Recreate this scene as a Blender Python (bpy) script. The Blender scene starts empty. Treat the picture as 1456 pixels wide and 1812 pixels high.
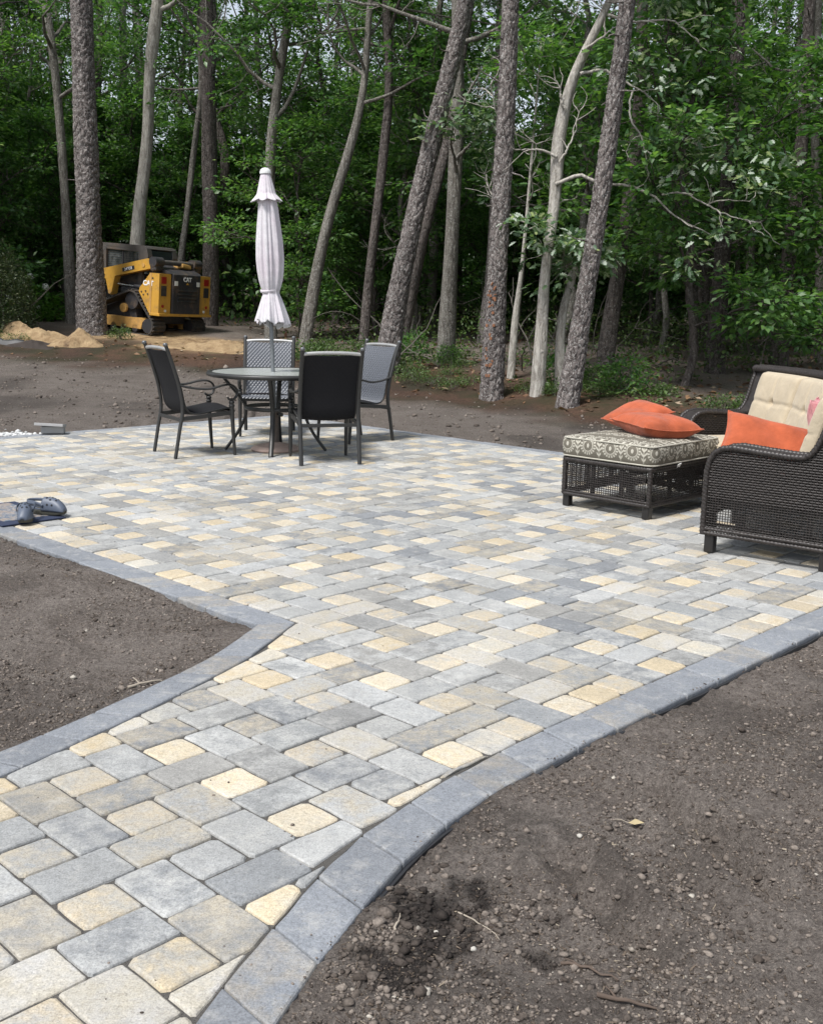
import bpy, bmesh, math, random
import numpy as np
from mathutils import Vector, Matrix, Euler

S = bpy.context.scene
R = math.radians

# ------------------------------------------------------------------ camera, sky, sun, exposure
CAM_H = 1.398
cam_d = bpy.data.cameras.new('camera')
cam_d.sensor_fit = 'HORIZONTAL'; cam_d.sensor_width = 36.0
cam_d.lens = 36.0 * 1895.6 / 1456.0
cam_d.clip_start = 0.05; cam_d.clip_end = 600.0
cam = bpy.data.objects.new('camera', cam_d)
S.collection.objects.link(cam)
cam.matrix_world = (Matrix.Translation((0, 0, CAM_H)) @ Matrix.Rotation(R(90 - 11.144), 4, 'X')
                    @ Matrix.Rotation(R(1.151), 4, 'Z'))
S.camera = cam

SUN_EL, SUN_AZ = 60.0, 228.0      # direction the light comes from, azimuth counter-clockwise from +X
world = bpy.data.worlds.new('World'); S.world = world
world.use_nodes = True
wt = world.node_tree; wt.nodes.clear()
wo = wt.nodes.new('ShaderNodeOutputWorld'); bg = wt.nodes.new('ShaderNodeBackground')
sky = wt.nodes.new('ShaderNodeTexSky'); sky.sky_type = 'NISHITA'; sky.sun_disc = False
sky.sun_elevation = R(SUN_EL); sky.sun_rotation = R(90 - SUN_AZ)
sky.air_density = 1.0; sky.dust_density = 1.5; sky.ozone_density = 1.0
hs = wt.nodes.new('ShaderNodeHueSaturation'); hs.inputs['Saturation'].default_value = 0.42
wt.links.new(sky.outputs[0], hs.inputs['Color']); wt.links.new(hs.outputs[0], bg.inputs[0])
bg.inputs[1].default_value = 0.125
wt.links.new(bg.outputs[0], wo.inputs[0])

sd = bpy.data.lights.new('sun', 'SUN'); sd.energy = 3.2; sd.angle = R(14); sd.color = (1.0, 0.975, 0.94)
sun = bpy.data.objects.new('sun', sd); S.collection.objects.link(sun)
sv = Vector((math.cos(R(SUN_EL)) * math.cos(R(SUN_AZ)), math.cos(R(SUN_EL)) * math.sin(R(SUN_AZ)), math.sin(R(SUN_EL))))
sun.rotation_euler = sv.to_track_quat('Z', 'Y').to_euler()
sun.location = sv * 30

S.view_settings.view_transform = 'Standard'; S.view_settings.look = 'None'
S.view_settings.gamma = 1.0; S.view_settings.use_curve_mapping = False
S.view_settings.exposure = 0.58
S.render.engine = 'CYCLES'
S.cycles.max_bounces = 6; S.cycles.diffuse_bounces = 3; S.cycles.glossy_bounces = 3
S.cycles.transmission_bounces = 5; S.cycles.transparent_max_bounces = 8
S.cycles.use_adaptive_sampling = True; S.cycles.adaptive_threshold = 0.02
S.cycles.use_denoising = True

# ------------------------------------------------------------------ helpers
C = S.collection
random.seed(11); rng = np.random.RandomState(5)

def link(o, parent=None):
    C.objects.link(o)
    if parent is not None:
        o.parent = parent
    return o

def tag(o, label=None, cat=None, group=None, kind=None):
    if label: o['label'] = label
    if cat: o['category'] = cat
    if group: o['group'] = group
    if kind: o['kind'] = kind
    return o

def empty(name, loc=(0, 0, 0), rz=0.0, parent=None):
    o = bpy.data.objects.new(name, None); o.empty_display_size = 0.1
    o.location = loc; o.rotation_euler = (0, 0, rz)
    return link(o, parent)

def copy_tree(o, parent=None):
    c = o.copy(); C.objects.link(c); c.parent = parent
    for ch in list(o.children):
        copy_tree(ch, c)
    return c

def np_mesh(name, V, F, mat=None, smooth=False, attrs=None):
    """V (n,3) array, F (m,k) array with k = 3 or 4; attrs: name -> (n,3) point colours"""
    V = np.ascontiguousarray(V, dtype=np.float32); F = np.ascontiguousarray(F, dtype=np.int32)
    me = bpy.data.meshes.new(name)
    m, k = F.shape
    me.vertices.add(len(V)); me.vertices.foreach_set('co', V.ravel())
    me.loops.add(m * k); me.loops.foreach_set('vertex_index', F.ravel())
    me.polygons.add(m)
    me.polygons.foreach_set('loop_start', np.arange(0, m * k, k, dtype=np.int32))
    me.polygons.foreach_set('loop_total', np.full(m, k, dtype=np.int32))
    if smooth:
        me.polygons.foreach_set('use_smooth', np.ones(m, dtype=bool))
    for an, arr in (attrs or {}).items():
        a = me.attributes.new(an, 'FLOAT_COLOR', 'POINT')
        rgba = np.ones((len(V), 4), dtype=np.float32); rgba[:, :3] = arr
        a.data.foreach_set('color', rgba.ravel())
    me.update(calc_edges=True)
    if mat: me.materials.append(mat)
    return me

class MB:
    """collects shapes of one part; build() links them as one mesh object"""
    def __init__(s): s.v = []; s.f = []; s.sm = []
    def add(s, vs, fs, smooth=False):
        o = len(s.v); s.v.extend([tuple(p) for p in vs]); s.f.extend([tuple(i + o for i in f) for f in fs]); s.sm.extend([smooth] * len(fs)); return s
    def box(s, c, d, rot=None, bev=0.0):
        hx, hy, hz = d[0] / 2, d[1] / 2, d[2] / 2
        M = rot.to_matrix() if isinstance(rot, Euler) else (rot if rot is not None else Matrix.Identity(3))
        c = Vector(c)
        if bev <= 0:
            vs = [Vector((x, y, z)) for z in (-hz, hz) for y in (-hy, hy) for x in (-hx, hx)]
            fs = [(0, 2, 3, 1), (4, 5, 7, 6), (0, 1, 5, 4), (2, 6, 7, 3), (0, 4, 6, 2), (1, 3, 7, 5)]
            return s.add([c + M @ v for v in vs], fs)
        bm = bmesh.new(); bmesh.ops.create_cube(bm, size=1.0)
        bmesh.ops.scale(bm, vec=d, verts=bm.verts)
        bmesh.ops.bevel(bm, geom=list(bm.edges), offset=min(bev, min(d) * 0.45), segments=2, profile=0.6, affect='EDGES')
        bm.verts.index_update()
        vs = [c + M @ v.co for v in bm.verts]; fs = [[v.index for v in f.verts] for f in bm.faces]
        bm.free(); return s.add(vs, fs)
    def bar(s, a, b, w, h=None, up=(0, 0, 1), bev=0.0):
        a, b = Vector(a), Vector(b); h = h or w
        y = (b - a); L = y.length; y.normalize()
        x = y.cross(Vector(up))
        if x.length < 1e-5: x = y.cross(Vector((1, 0, 0)))
        x.normalize(); z = x.cross(y)
        M = Matrix((x, y, z)).transposed()
        return s.box((a + b) / 2, (w, L, h), M, bev)
    def tube(s, pts, rad, seg=8, cap=True, flat=None, smooth=True, mod=None):
        """swept tube; rad scalar or list; flat=(sx,sy) scales the section"""
        P = [Vector(p) for p in pts]; n = len(P)
        rads = [rad] * n if not hasattr(rad, '__len__') else list(rad)
        T = []
        for i in range(n):
            t = P[min(i + 1, n - 1)] - P[max(i - 1, 0)]
            T.append(t.normalized() if t.length > 1e-9 else Vector((0, 0, 1)))
        ref = Vector((0, 0, 1)) if abs(T[0].z) < 0.9 else Vector((1, 0, 0))
        x = T[0].cross(ref).normalized(); vs = []
        for i in range(n):
            x = (x - T[i] * x.dot(T[i])); x.normalize(); y = T[i].cross(x)
            for k in range(seg):
                a = 2 * math.pi * k / seg
                fx, fy = flat or (1, 1)
                r = rads[i] * (mod(i, a) if mod else 1.0)
                vs.append(P[i] + x * (math.cos(a) * r * fx) + y * (math.sin(a) * r * fy))
        fs = []
        for i in range(n - 1):
            for k in range(seg):
                k2 = (k + 1) % seg
                fs.append((i * seg + k, i * seg + k2, (i + 1) * seg + k2, (i + 1) * seg + k))
        s.add(vs, fs, smooth)
        if cap:
            s.add(vs[:seg], [tuple(range(seg - 1, -1, -1))]); s.add(vs[-seg:], [tuple(range(seg))])
        return s
    def lathe(s, prof, seg=24, c=(0, 0, 0), smooth=True, mod=None):
        c = Vector(c); vs = []; n = len(prof)
        for i, (r, z) in enumerate(prof):
            for k in range(seg):
                a = 2 * math.pi * k / seg
                q = r * (mod(i, a) if mod else 1.0)
                vs.append(c + Vector((math.cos(a) * q, math.sin(a) * q, z)))
        fs = [(i * seg + k, i * seg + (k + 1) % seg, (i + 1) * seg + (k + 1) % seg, (i + 1) * seg + k) for i in range(n - 1) for k in range(seg)]
        return s.add(vs, fs, smooth)
    def prism(s, poly, h, M=None, bev=0.0):
        """poly: list of (x,y); extruded 0..h along z, then M (4x4)"""
        n = len(poly); M = M or Matrix.Identity(4)
        vs = [M @ Vector((x, y, 0)) for x, y in poly] + [M @ Vector((x, y, h)) for x, y in poly]
        fs = [tuple(range(n - 1, -1, -1)), tuple(range(n, 2 * n))] + [(i, (i + 1) % n, n + (i + 1) % n, n + i) for i in range(n)]
        return s.add(vs, fs)
    def grid(s, fn, nu, nv, smooth=True, closed=False):
        vs = [fn(i / nu, j / nv) for j in range(nv + 1) for i in range(nu + 1)]
        w = nu + 1
        fs = [(j * w + i, j * w + i + 1, (j + 1) * w + i + 1, (j + 1) * w + i) for j in range(nv) for i in range(nu)]
        return s.add(vs, fs, smooth)
    def mesh(s, name, mat=None):
        me = bpy.data.meshes.new(name); me.from_pydata(s.v, [], s.f)
        me.polygons.foreach_set('use_smooth', s.sm)
        if mat: me.materials.append(mat)
        me.update(); return me
    def build(s, name, mat, parent=None, kind=None):
        o = bpy.data.objects.new(name, s.mesh(name, mat))
        if kind: o['kind'] = kind
        return link(o, parent)

# ---- material helpers
def nd(nt, typ, ins=None, **props):
    n = nt.nodes.new(typ)
    for k, v in props.items(): setattr(n, k, v)
    for k, v in (ins or {}).items():
        sk = n.inputs[k]
        if isinstance(v, bpy.types.NodeSocket): nt.links.new(v, sk)
        else: sk.default_value = v
    return n
def mixc(nt, fac, a, b, blend='MIX'):
    n = nt.nodes.new('ShaderNodeMix'); n.data_type = 'RGBA'; n.blend_type = blend
    for i, v in ((0, fac), (6, a), (7, b)):
        if isinstance(v, bpy.types.NodeSocket): nt.links.new(v, n.inputs[i])
        else: n.inputs[i].default_value = v if i == 0 else (tuple(v) + (1,))[:4]
    return n.outputs[2]
def ramp(nt, fac, stops, interp='LINEAR'):
    n = nt.nodes.new('ShaderNodeValToRGB'); n.color_ramp.interpolation = interp
    nt.links.new(fac, n.inputs[0]); cr = n.color_ramp
    while len(cr.elements) < len(stops): cr.elements.new(0.5)
    for e, (p, c) in zip(cr.elements, stops):
        e.position = p; e.color = (c, c, c, 1) if not hasattr(c, '__len__') else (tuple(c) + (1,))[:4]
    return n.outputs[0]
def mth(nt, op, a, b=None, c=None):
    n = nt.nodes.new('ShaderNodeMath'); n.operation = op
    for i, v in enumerate((a, b, c)):
        if v is None: continue
        if isinstance(v, bpy.types.NodeSocket): nt.links.new(v, n.inputs[i])
        else: n.inputs[i].default_value = v
    return n.outputs[0]
def noise(nt, vec, scale, detail=4, rough=0.6, dist=0.0, col=False):
    n = nd(nt, 'ShaderNodeTexNoise', {'Scale': scale, 'Detail': detail, 'Roughness': rough, 'Distortion': dist})
    if vec is not None: nt.links.new(vec, n.inputs['Vector'])
    return n.outputs[1 if col else 0]
def newmat(name):
    m = bpy.data.materials.new(name); m.use_nodes = True
    nt = m.node_tree; b = nt.nodes['Principled BSDF']
    return m, nt, b
def bump(nt, b, h, strength=0.5, dist=0.01, normal=None):
    n = nd(nt, 'ShaderNodeBump', {'Strength': strength, 'Distance': dist, 'Height': h})
    if normal is not None: nt.links.new(normal, n.inputs['Normal'])
    nt.links.new(n.outputs[0], b.inputs['Normal']); return n.outputs[0]
def pos(nt): return nd(nt, 'ShaderNodeNewGeometry').outputs['Position']
def objco(nt): return nd(nt, 'ShaderNodeTexCoord').outputs['Object']
def scalev(nt, v, s): 
    n = nd(nt, 'ShaderNodeMapping', {'Scale': s}); nt.links.new(v, n.inputs['Vector']); return n.outputs[0]
def simple(name, col, rough=0.5, var=0.12, nscale=20.0, metal=0.0, bmp=0.0, spec=0.5, bscale=80.0):
    m, nt, b = newmat(name); v = objco(nt)
    f = noise(nt, v, nscale, 5, 0.65)
    c = mixc(nt, f, tuple(x * (1 - var) for x in col), tuple(min(1, x * (1 + var)) for x in col))
    nt.links.new(c, b.inputs['Base Color'])
    r = mth(nt, 'MULTIPLY_ADD', noise(nt, v, nscale * 2.3, 4), 0.2, rough - 0.1)
    nt.links.new(r, b.inputs['Roughness'])
    b.inputs['Metallic'].default_value = metal; b.inputs['Specular IOR Level'].default_value = spec
    if bmp: bump(nt, b, noise(nt, v, bscale, 4), bmp, 0.004)
    return m

# ---- numpy value noise
_T = np.random.RandomState(77).rand(256, 256)
def vnoise(x, y):
    xi = np.floor(x).astype(int); yi = np.floor(y).astype(int); fx = x - xi; fy = y - yi
    fx = fx * fx * (3 - 2 * fx); fy = fy * fy * (3 - 2 * fy)
    a = _T[xi & 255, yi & 255]; b = _T[(xi + 1) & 255, yi & 255]; c = _T[xi & 255, (yi + 1) & 255]; d = _T[(xi + 1) & 255, (yi + 1) & 255]
    return (a * (1 - fx) + b * fx) * (1 - fy) + (c * (1 - fx) + d * fx) * fy - 0.5
def fbm(x, y, sc, octv=4, gain=0.5, ox=0.0):
    r = 0; amp = 1.0
    for o in range(octv):
        ca, sa = math.cos(0.6 * o + 0.3), math.sin(0.6 * o + 0.3)
        r = r + amp * vnoise((x * ca - y * sa) * sc + 17.3 * o + ox, (x * sa + y * ca) * sc + 9.1 * o - ox); sc *= 2.03; amp *= gain
    return r
def sstep(a, b, x):
    t = np.clip((x - a) / (b - a), 0, 1); return t * t * (3 - 2 * t)
# ------------------------------------------------------------------ plan of the place
U = 0.155                                   # paver module
GT = 0.80509559; GX0, GY0 = -6.80301391, 18.8977343
CT, ST = math.cos(GT), math.sin(GT)
def g2w(a, b): return (U * (GX0 + a * CT + b * ST), U * (GY0 + a * ST - b * CT))
def w2g(x, y):
    x = x / U - GX0; y = y / U - GY0
    return x * CT + y * ST, x * ST - y * CT
# path edges as b over a (inner = paver field, outer = outside of the border course)
LI = [(-9, 1.25), (-4, 0.08), (-1, -0.62), (1, -1.1), (3, -1.65), (5, -2.27), (7.05, -3.0), (9.9, -4.55)]
LO = [(-9, 0.2), (-4, -0.95), (-1, -1.62), (1, -2.08), (3, -2.6), (4.62, -3.08), (6.8, -3.9), (9.05, -5.2)]
RI = [(-9, 12.2), (-5, 9.55), (-3.5, 8.6), (-2.1, 7.8), (-1.2, 7.33), (0, 6.78), (1.4, 6.17), (2.8, 5.68), (5, 5.27), (6.8, 5.08), (8.8, 5.0), (45, 5.0)]
RO = [(-9, 13.4), (-5, 10.7), (-3, 9.5), (-1.33, 8.52), (-0.3, 8.0), (0.8, 7.55), (2.23, 6.98), (3.31, 6.62), (4.83, 6.33), (6.4, 6.15), (8.6, 6.1), (45, 6.1)]
A0, A1, B0 = 9.0, 45.0, -48.0
def fi(tab, a): return np.interp(a, [p[0] for p in tab], [p[1] for p in tab])
def in_patio(x, y, e=0.0):
    a, b = w2g(x, y)
    rect = (a > A0 + e) & (a < A1 - e) & (b > B0 + e) & (b < fi(RO, a) - e)
    path = (a <= A0 + e) & (b > fi(LO, a) + e) & (b < fi(RO, a) - e)
    return rect | path

EDGE = [(-60, 27), (-20, 21.5), (-9.5, 19.2), (-7.11, 18.74), (-5.88, 18.31), (-4.75, 18.04), (-3.74, 17.73), (-2.68, 17.42), (-1.51, 16.68), (-0.34, 15.42), (0.38, 14.92),
        (0.9, 14.43), (1.45, 13.86), (1.88, 13.27), (2.35, 12.72), (2.78, 12.24), (3.18, 11.78), (5, 10.4), (9, 8.5), (60, 2)]
def forest_s(x, y):        # roughly metres inside the wood
    return (y - fi(EDGE, x)) * 0.8
def ground_z(x, y, detail=True):
    x = np.asarray(x, float); y = np.asarray(y, float)
    d = np.hypot(x, y) - 12
    z = -0.026 + 0.05 * (np.sqrt(d * d + 1) + d) / 2
    z = np.minimum(z, 1.6)
    s = forest_s(x, y)
    z = z + 0.13 * sstep(-0.1, 0.9, s)
    if detail:
        z = z + 0.05 * sstep(4, 12, y) * fbm(x, y, 0.5, 3) + 0.10 * sstep(0, 2, s) * fbm(x, y, 0.6, 4)
    return z
def gz(x, y): return float(ground_z(np.array([x]), np.array([y]))[0])

SKID_X, SKID_Y = -5.75, 22.7
# ------------------------------------------------------------------ ground sheet
def axis(lo, hi, dlo, dhi, st, gr):
    c = list(np.arange(dlo, dhi, st)); d = st; v = c[-1]; up = []
    while v < hi: d *= gr; v += d; up.append(v)
    d = st; v = c[0]; dn = []
    while v > lo: d *= gr; v -= d; dn.append(v)
    return np.array(dn[::-1] + c + up)
gxs = axis(-160, 160, -2.3, 2.35, 0.0145, 1.04)
gys = axis(-30, 220, 1.55, 5.3, 0.0145, 1.033)
GXm, GYm = np.meshgrid(gxs, gys)
gx, gy = GXm.ravel(), GYm.ravel()
gzv = ground_z(gx, gy)
near = 1 - sstep(5.0, 9.0, np.hypot(gx, gy))
open_ = 1 - sstep(-0.2, 0.5, forest_s(gx, gy))
gzv += near * (0.030 * fbm(gx, gy, 1.6, 3) + 0.024 * fbm(gx, gy, 9, 3) * (0.5 + fbm(gx, gy, 1.1, 2, ox=40)) + 0.020 * np.abs(fbm(gx, gy, 24, 3)) + 0.008 * fbm(gx, gy, 55, 2))
gzv += open_ * (1 - near) * 0.02 * fbm(gx, gy, 3.0, 3)
# low ridges raked into the bare soil behind the patio
gzv += open_ * (1 - near) * 0.010 * np.sin(gy * 9 + 2 * fbm(gx, gy, 0.4, 2)) * sstep(9, 11, gy)
def groove(p, q, w, dep):
    p = np.array(p); q = np.array(q); L = np.linalg.norm(q - p); t = (q - p) / L
    s = (gx - p[0]) * t[0] + (gy - p[1]) * t[1]; n = -(gx - p[0]) * t[1] + (gy - p[1]) * t[0] + 0.03 * fbm(gx, gy, 3, 2, ox=5)
    win = sstep(-0.08, 0.06, s) * (1 - sstep(L - 0.06, L + 0.08, s))
    return win * (-dep * np.exp(-(n / w) ** 2) + 0.55 * dep * np.exp(-((np.abs(n) - 2.0 * w) / (0.7 * w)) ** 2))
for p, q, w, dep in (((0.70, 3.05), (0.92, 2.45), 0.050, 0.070), ((0.40, 2.62), (0.58, 2.15), 0.050, 0.065), ((1.15, 3.0), (1.3, 2.5), 0.045, 0.03),
                     ((0.62, 2.7), (0.86, 2.2), 0.06, 0.02), ((-1.6, 4.6), (-1.2, 4.1), 0.04, 0.012), ((1.2, 3.6), (1.7, 3.0), 0.06, 0.012)):
    gzv += groove(p, q, w, dep)
ins = in_patio(gx, gy, 0.06)
# soil held a little below the pavers along the border, loosely heaped
ga, gb = w2g(gx, gy)
gzv += near * (0.006 - 0.03 * fbm(gx, gy, 1.7, 2, ox=9)) * np.exp(-np.clip(gb - fi(RO, ga), 0, 9) * U / 0.07)
gzv[ins] = -0.10
gzv = np.where(~ins & in_patio(gx, gy, -1.2) & (gzv > -0.007), -0.007, gzv)
# colour zones: red = needle litter, green = sand, blue = damp, and painted shade on the far soil
s_ = forest_s(gx, gy); nz = fbm(gx, gy, 0.9, 4, ox=3)
lit = sstep(-1.1, -0.2, s_ + 0.9 * nz) * (1 - 0.75 * sstep(1.2, 3.5, s_))
def blob(cx, cy, rx, ry, rot=0.0, n=0.35):
    c, s = math.cos(rot), math.sin(rot); u = ((gx - cx) * c + (gy - cy) * s) / rx; v = (-(gx - cx) * s + (gy - cy) * c) / ry
    return 1 - sstep(0.75, 1.05, np.hypot(u, v) + n * nz)
sand = np.clip(blob(-3.9, 20.2, 1.5, 1.3) + blob(-5.4, 21.3, 1.6, 1.0) + blob(-2.9, 19.5, 0.9, 0.7), 0, 1)
hn = fbm(gx, gy, 9, 4, ox=14)
def damp_core(x, y):
    h = fbm(x, y, 9, 4, ox=14)
    return np.clip((1 - sstep(0.40, 1.0, np.hypot((x - 0.125) / 0.19, (y - 2.30) / 0.20) + 1.5 * h)) + 0.8 * (1 - sstep(0.3, 1.0, np.hypot((x + 0.03) / 0.10, (y - 2.10) / 0.10) + h)), 0, 1) * np.clip(0.75 + 1.4 * fbm(x, y, 26, 3, ox=31), 0.25, 1)
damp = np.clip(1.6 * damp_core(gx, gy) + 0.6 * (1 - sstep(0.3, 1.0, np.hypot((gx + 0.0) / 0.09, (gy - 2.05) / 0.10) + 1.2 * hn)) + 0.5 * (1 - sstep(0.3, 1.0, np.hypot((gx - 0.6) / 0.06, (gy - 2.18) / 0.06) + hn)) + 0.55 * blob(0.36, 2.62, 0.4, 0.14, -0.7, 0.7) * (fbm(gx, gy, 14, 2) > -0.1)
               + 0.5 * sstep(0.05, 0.35, fbm(gx, gy, 2.6, 4, ox=21)) * near + 0.6 * sstep(0.1, 0.3, fbm(gx, gy, 0.8, 4, ox=33)) * (1 - near) + 0.50 * (1 - near) * open_, 0, 1.6)  # last term: moist far soil, darkened further for its missing crumb shadows
gF_x = len(gxs); idx = np.arange(len(gx)).reshape(len(gys), gF_x)
gF = np.stack([idx[:-1, :-1], idx[:-1, 1:], idx[1:, 1:], idx[1:, :-1]], -1).reshape(-1, 4)

def ground_material():
    m, nt, b = newmat('soil'); p = pos(nt)
    at = nd(nt, 'ShaderNodeAttribute', attribute_name='zone'); sep = nd(nt, 'ShaderNodeSeparateColor'); nt.links.new(at.outputs['Color'], sep.inputs[0])
    zr, zg, zb = sep.outputs[0], sep.outputs[1], sep.outputs[2]
    n1 = noise(nt, p, 3.2, 6, 0.62); n2 = noise(nt, p, 52, 6, 0.78); n3 = noise(nt, p, 170, 5, 0.8)
    soil = mixc(nt, ramp(nt, n1, [(0.35, 0.0), (0.66, 1.0)]), (0.150, 0.127, 0.112), (0.258, 0.228, 0.204))
    soil = mixc(nt, ramp(nt, n2, [(0.38, 0.0), (0.64, 1.0)]), mixc(nt, 0.55, soil, (0.070, 0.057, 0.050)), mixc(nt, 0.35, soil, (0.38, 0.335, 0.295)))
    litter = mixc(nt, ramp(nt, noise(nt, scalev(nt, p, (1, 1, 1)), 26, 6, 0.75), [(0.35, 0.0), (0.68, 1.0)]), (0.050, 0.030, 0.022), (0.155, 0.092, 0.062))
    litter = mixc(nt, ramp(nt, noise(nt, p, 1.3, 4), [(0.42, 0.0), (0.6, 1.0)]), litter, (0.05, 0.045, 0.025))
    sandc = mixc(nt, ramp(nt, noise(nt, p, 7, 6, 0.7), [(0.3, 0.0), (0.72, 1.0)]), (0.23, 0.15, 0.078), (0.47, 0.345, 0.20))
    sandc = mixc(nt, ramp(nt, noise(nt, p, 2.4, 6, 0.75), [(0.50, 0.0), (0.62, 0.8)]), sandc, (0.12, 0.072, 0.045))
    col = mixc(nt, zr, soil, litter); col = mixc(nt, zg, col, sandc)
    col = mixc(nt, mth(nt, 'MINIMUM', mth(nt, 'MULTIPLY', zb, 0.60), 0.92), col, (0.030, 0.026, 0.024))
    speck = ramp(nt, n3, [(0.32, 0.55), (0.5, 1.05), (0.68, 1.6)])
    col = mixc(nt, 1.0, col, speck, 'MULTIPLY')
    nt.links.new(col, b.inputs['Base Color'])
    b.inputs['Roughness'].default_value = 0.95; b.inputs['Specular IOR Level'].default_value = 0.15
    h = mth(nt, 'ADD', mth(nt, 'MULTIPLY', n2, 0.8), mth(nt, 'MULTIPLY', n3, 0.35))
    bump(nt, b, h, 1.0, 0.032)
    return m
M_SOIL = ground_material()
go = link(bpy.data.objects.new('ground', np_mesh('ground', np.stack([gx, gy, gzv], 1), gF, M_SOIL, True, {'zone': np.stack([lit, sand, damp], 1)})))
tag(go, 'bare dark soil and leaf litter around the paved patio', 'ground', kind='structure')

# ------------------------------------------------------------------ pavers
def paver_material():
    m, nt, b = newmat('concrete_paver'); p = pos(nt)
    c1 = nd(nt, 'ShaderNodeAttribute', attribute_name='c1').outputs['Color']; c2 = nd(nt, 'ShaderNodeAttribute', attribute_name='c2').outputs['Color']
    n1 = noise(nt, p, 8.5, 6, 0.68, 0.2); st = noise(nt, p, 24.0, 6, 0.75)
    f = ramp(nt, mth(nt, 'ADD', mth(nt, 'MULTIPLY', n1, 0.62), mth(nt, 'MULTIPLY', st, 0.38)), [(0.42, 0.0), (0.60, 1.0)])
    col = mixc(nt, f, c1, c2)
    fine = noise(nt, p, 210, 4, 0.75); med = noise(nt, p, 70, 4, 0.7)
    col = mixc(nt, 1.0, col, ramp(nt, fine, [(0.30, 0.62), (0.5, 1.0), (0.72, 1.26)]), 'MULTIPLY')
    col = mixc(nt, 1.0, col, ramp(nt, med, [(0.25, 0.74), (0.5, 1.0), (0.75, 1.14)]), 'MULTIPLY')
    col = mixc(nt, 1.0, col, ramp(nt, noise(nt, p, 1.7, 5, 0.65), [(0.30, 0.90), (0.7, 1.10)]), 'MULTIPLY')
    dust = mth(nt, 'MULTIPLY', ramp(nt, noise(nt, p, 11, 6, 0.75), [(0.52, 0.0), (0.66, 1.0)]), 0.38)
    col = mixc(nt, dust, col, (0.47, 0.46, 0.43))
    pits = nd(nt, 'ShaderNodeTexVoronoi', {'Scale': 95.0}); nt.links.new(p, pits.inputs['Vector'])
    pf = mth(nt, 'MULTIPLY', ramp(nt, pits.outputs['Distance'], [(0.05, 1.0), (0.16, 0.0)]), ramp(nt, noise(nt, p, 22, 2), [(0.55, 0.0), (0.65, 1.0)]))
    col = mixc(nt, mth(nt, 'MULTIPLY', pf, 0.55), col, (0.10, 0.09, 0.075))
    nt.links.new(col, b.inputs['Base Color'])
    b.inputs['Roughness'].default_value = 0.88; b.inputs['Specular IOR Level'].default_value = 0.25
    bump(nt, b, mth(nt, 'SUBTRACT', mth(nt, 'ADD', mth(nt, 'MULTIPLY', fine, 0.6), mth(nt, 'ADD', med, noise(nt, p, 26, 4))), pf), 0.75, 0.004)
    return m
M_PAV = paver_material()
def joint_material():
    m, nt, b = newmat('joint_sand'); p = pos(nt)
    col = mixc(nt, ramp(nt, noise(nt, p, 420, 3, 0.8), [(0.35, 0.0), (0.65, 1.0)]), (0.016, 0.015, 0.014), (0.125, 0.118, 0.108))
    nt.links.new(col, b.inputs['Base Color']); b.inputs['Roughness'].default_value = 0.95
    bump(nt, b, noise(nt, p, 300, 3), 0.8, 0.003); return m
M_JOINT = joint_material()

def clip(poly, px, py, nx, ny):
    out = []; n = len(poly)
    for i in range(n):
        p, q = poly[i], poly[(i + 1) % n]
        dp = (p[0] - px) * nx + (p[1] - py) * ny; dq = (q[0] - px) * nx + (q[1] - py) * ny
        if dp >= 0: out.append(p)
        if (dp >= 0) != (dq >= 0):
            t = dp / (dp - dq); out.append((p[0] + t * (q[0] - p[0]), p[1] + t * (q[1] - p[1])))
    return out
def clip_tab(poly, tab, above):
    a0 = min(p[0] for p in poly); a1 = max(p[0] for p in poly)
    for (x0, y0), (x1, y1) in zip(tab[:-1], tab[1:]):
        if x1 < a0 or x0 > a1 or not poly: continue
        nx, ny = -(y1 - y0), (x1 - x0)
        if not above: nx, ny = -nx, -ny
        poly = clip(poly, x0, y0, nx, ny)
    return poly
def area(p): return abs(sum(p[i][0] * p[(i + 1) % len(p)][1] - p[(i + 1) % len(p)][0] * p[i][1] for i in range(len(p)))) / 2
def ccw(p):
    s = sum(p[i][0] * p[(i + 1) % len(p)][1] - p[(i + 1) % len(p)][0] * p[i][1] for i in range(len(p)))
    return p if s > 0 else p[::-1]

rects = []
for m_ in range(-7, 24):
    for n_ in range(-26, 8):
        rects.append((2 * m_, 2 * m_ + 1, 2 * n_, 2 * n_ + 1))
        if (m_ + n_) % 2 == 0:
            rects.append((2 * m_, 2 * m_ + 1.5, 2 * n_ + 1, 2 * n_ + 2)); rects.append((2 * m_ + 1.5, 2 * m_ + 3, 2 * n_ + 1, 2 * n_ + 2))
        else:
            rects.append((2 * m_ + 1, 2 * m_ + 2, 2 * n_, 2 * n_ + 1.5)); rects.append((2 * m_ + 1, 2 * m_ + 2, 2 * n_ + 1.5, 2 * n_ + 3))
field = []
for a0, a1, b0, b1 in rects:
    if a1 <= -8 or a0 >= 44 or b1 <= -47 or b0 > 12: continue
    a0, a1, b0 = max(a0, -8.5), min(a1, 44), max(b0, -47)
    if (b0 + b1) / 2 < -4.5: a0 = max(a0, 10.0)
    if a1 - a0 < 0.12 or b1 - b0 < 0.12: continue
    poly = [(a0, b0), (a1, b0), (a1, b1), (a0, b1)]
    if b1 > 4.9: poly = clip_tab(poly, RI, False)
    if len(poly) > 2 and a0 < 9.9: poly = clip_tab(poly, LI, True)
    if len(poly) < 3 or area(poly) < 0.085: continue
    if area(poly) / max(math.hypot(p[0] - q[0], p[1] - q[1]) for p in poly for q in poly) < 0.10: continue
    small = area(poly) < 1.08
    field.append((poly, small))

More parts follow.
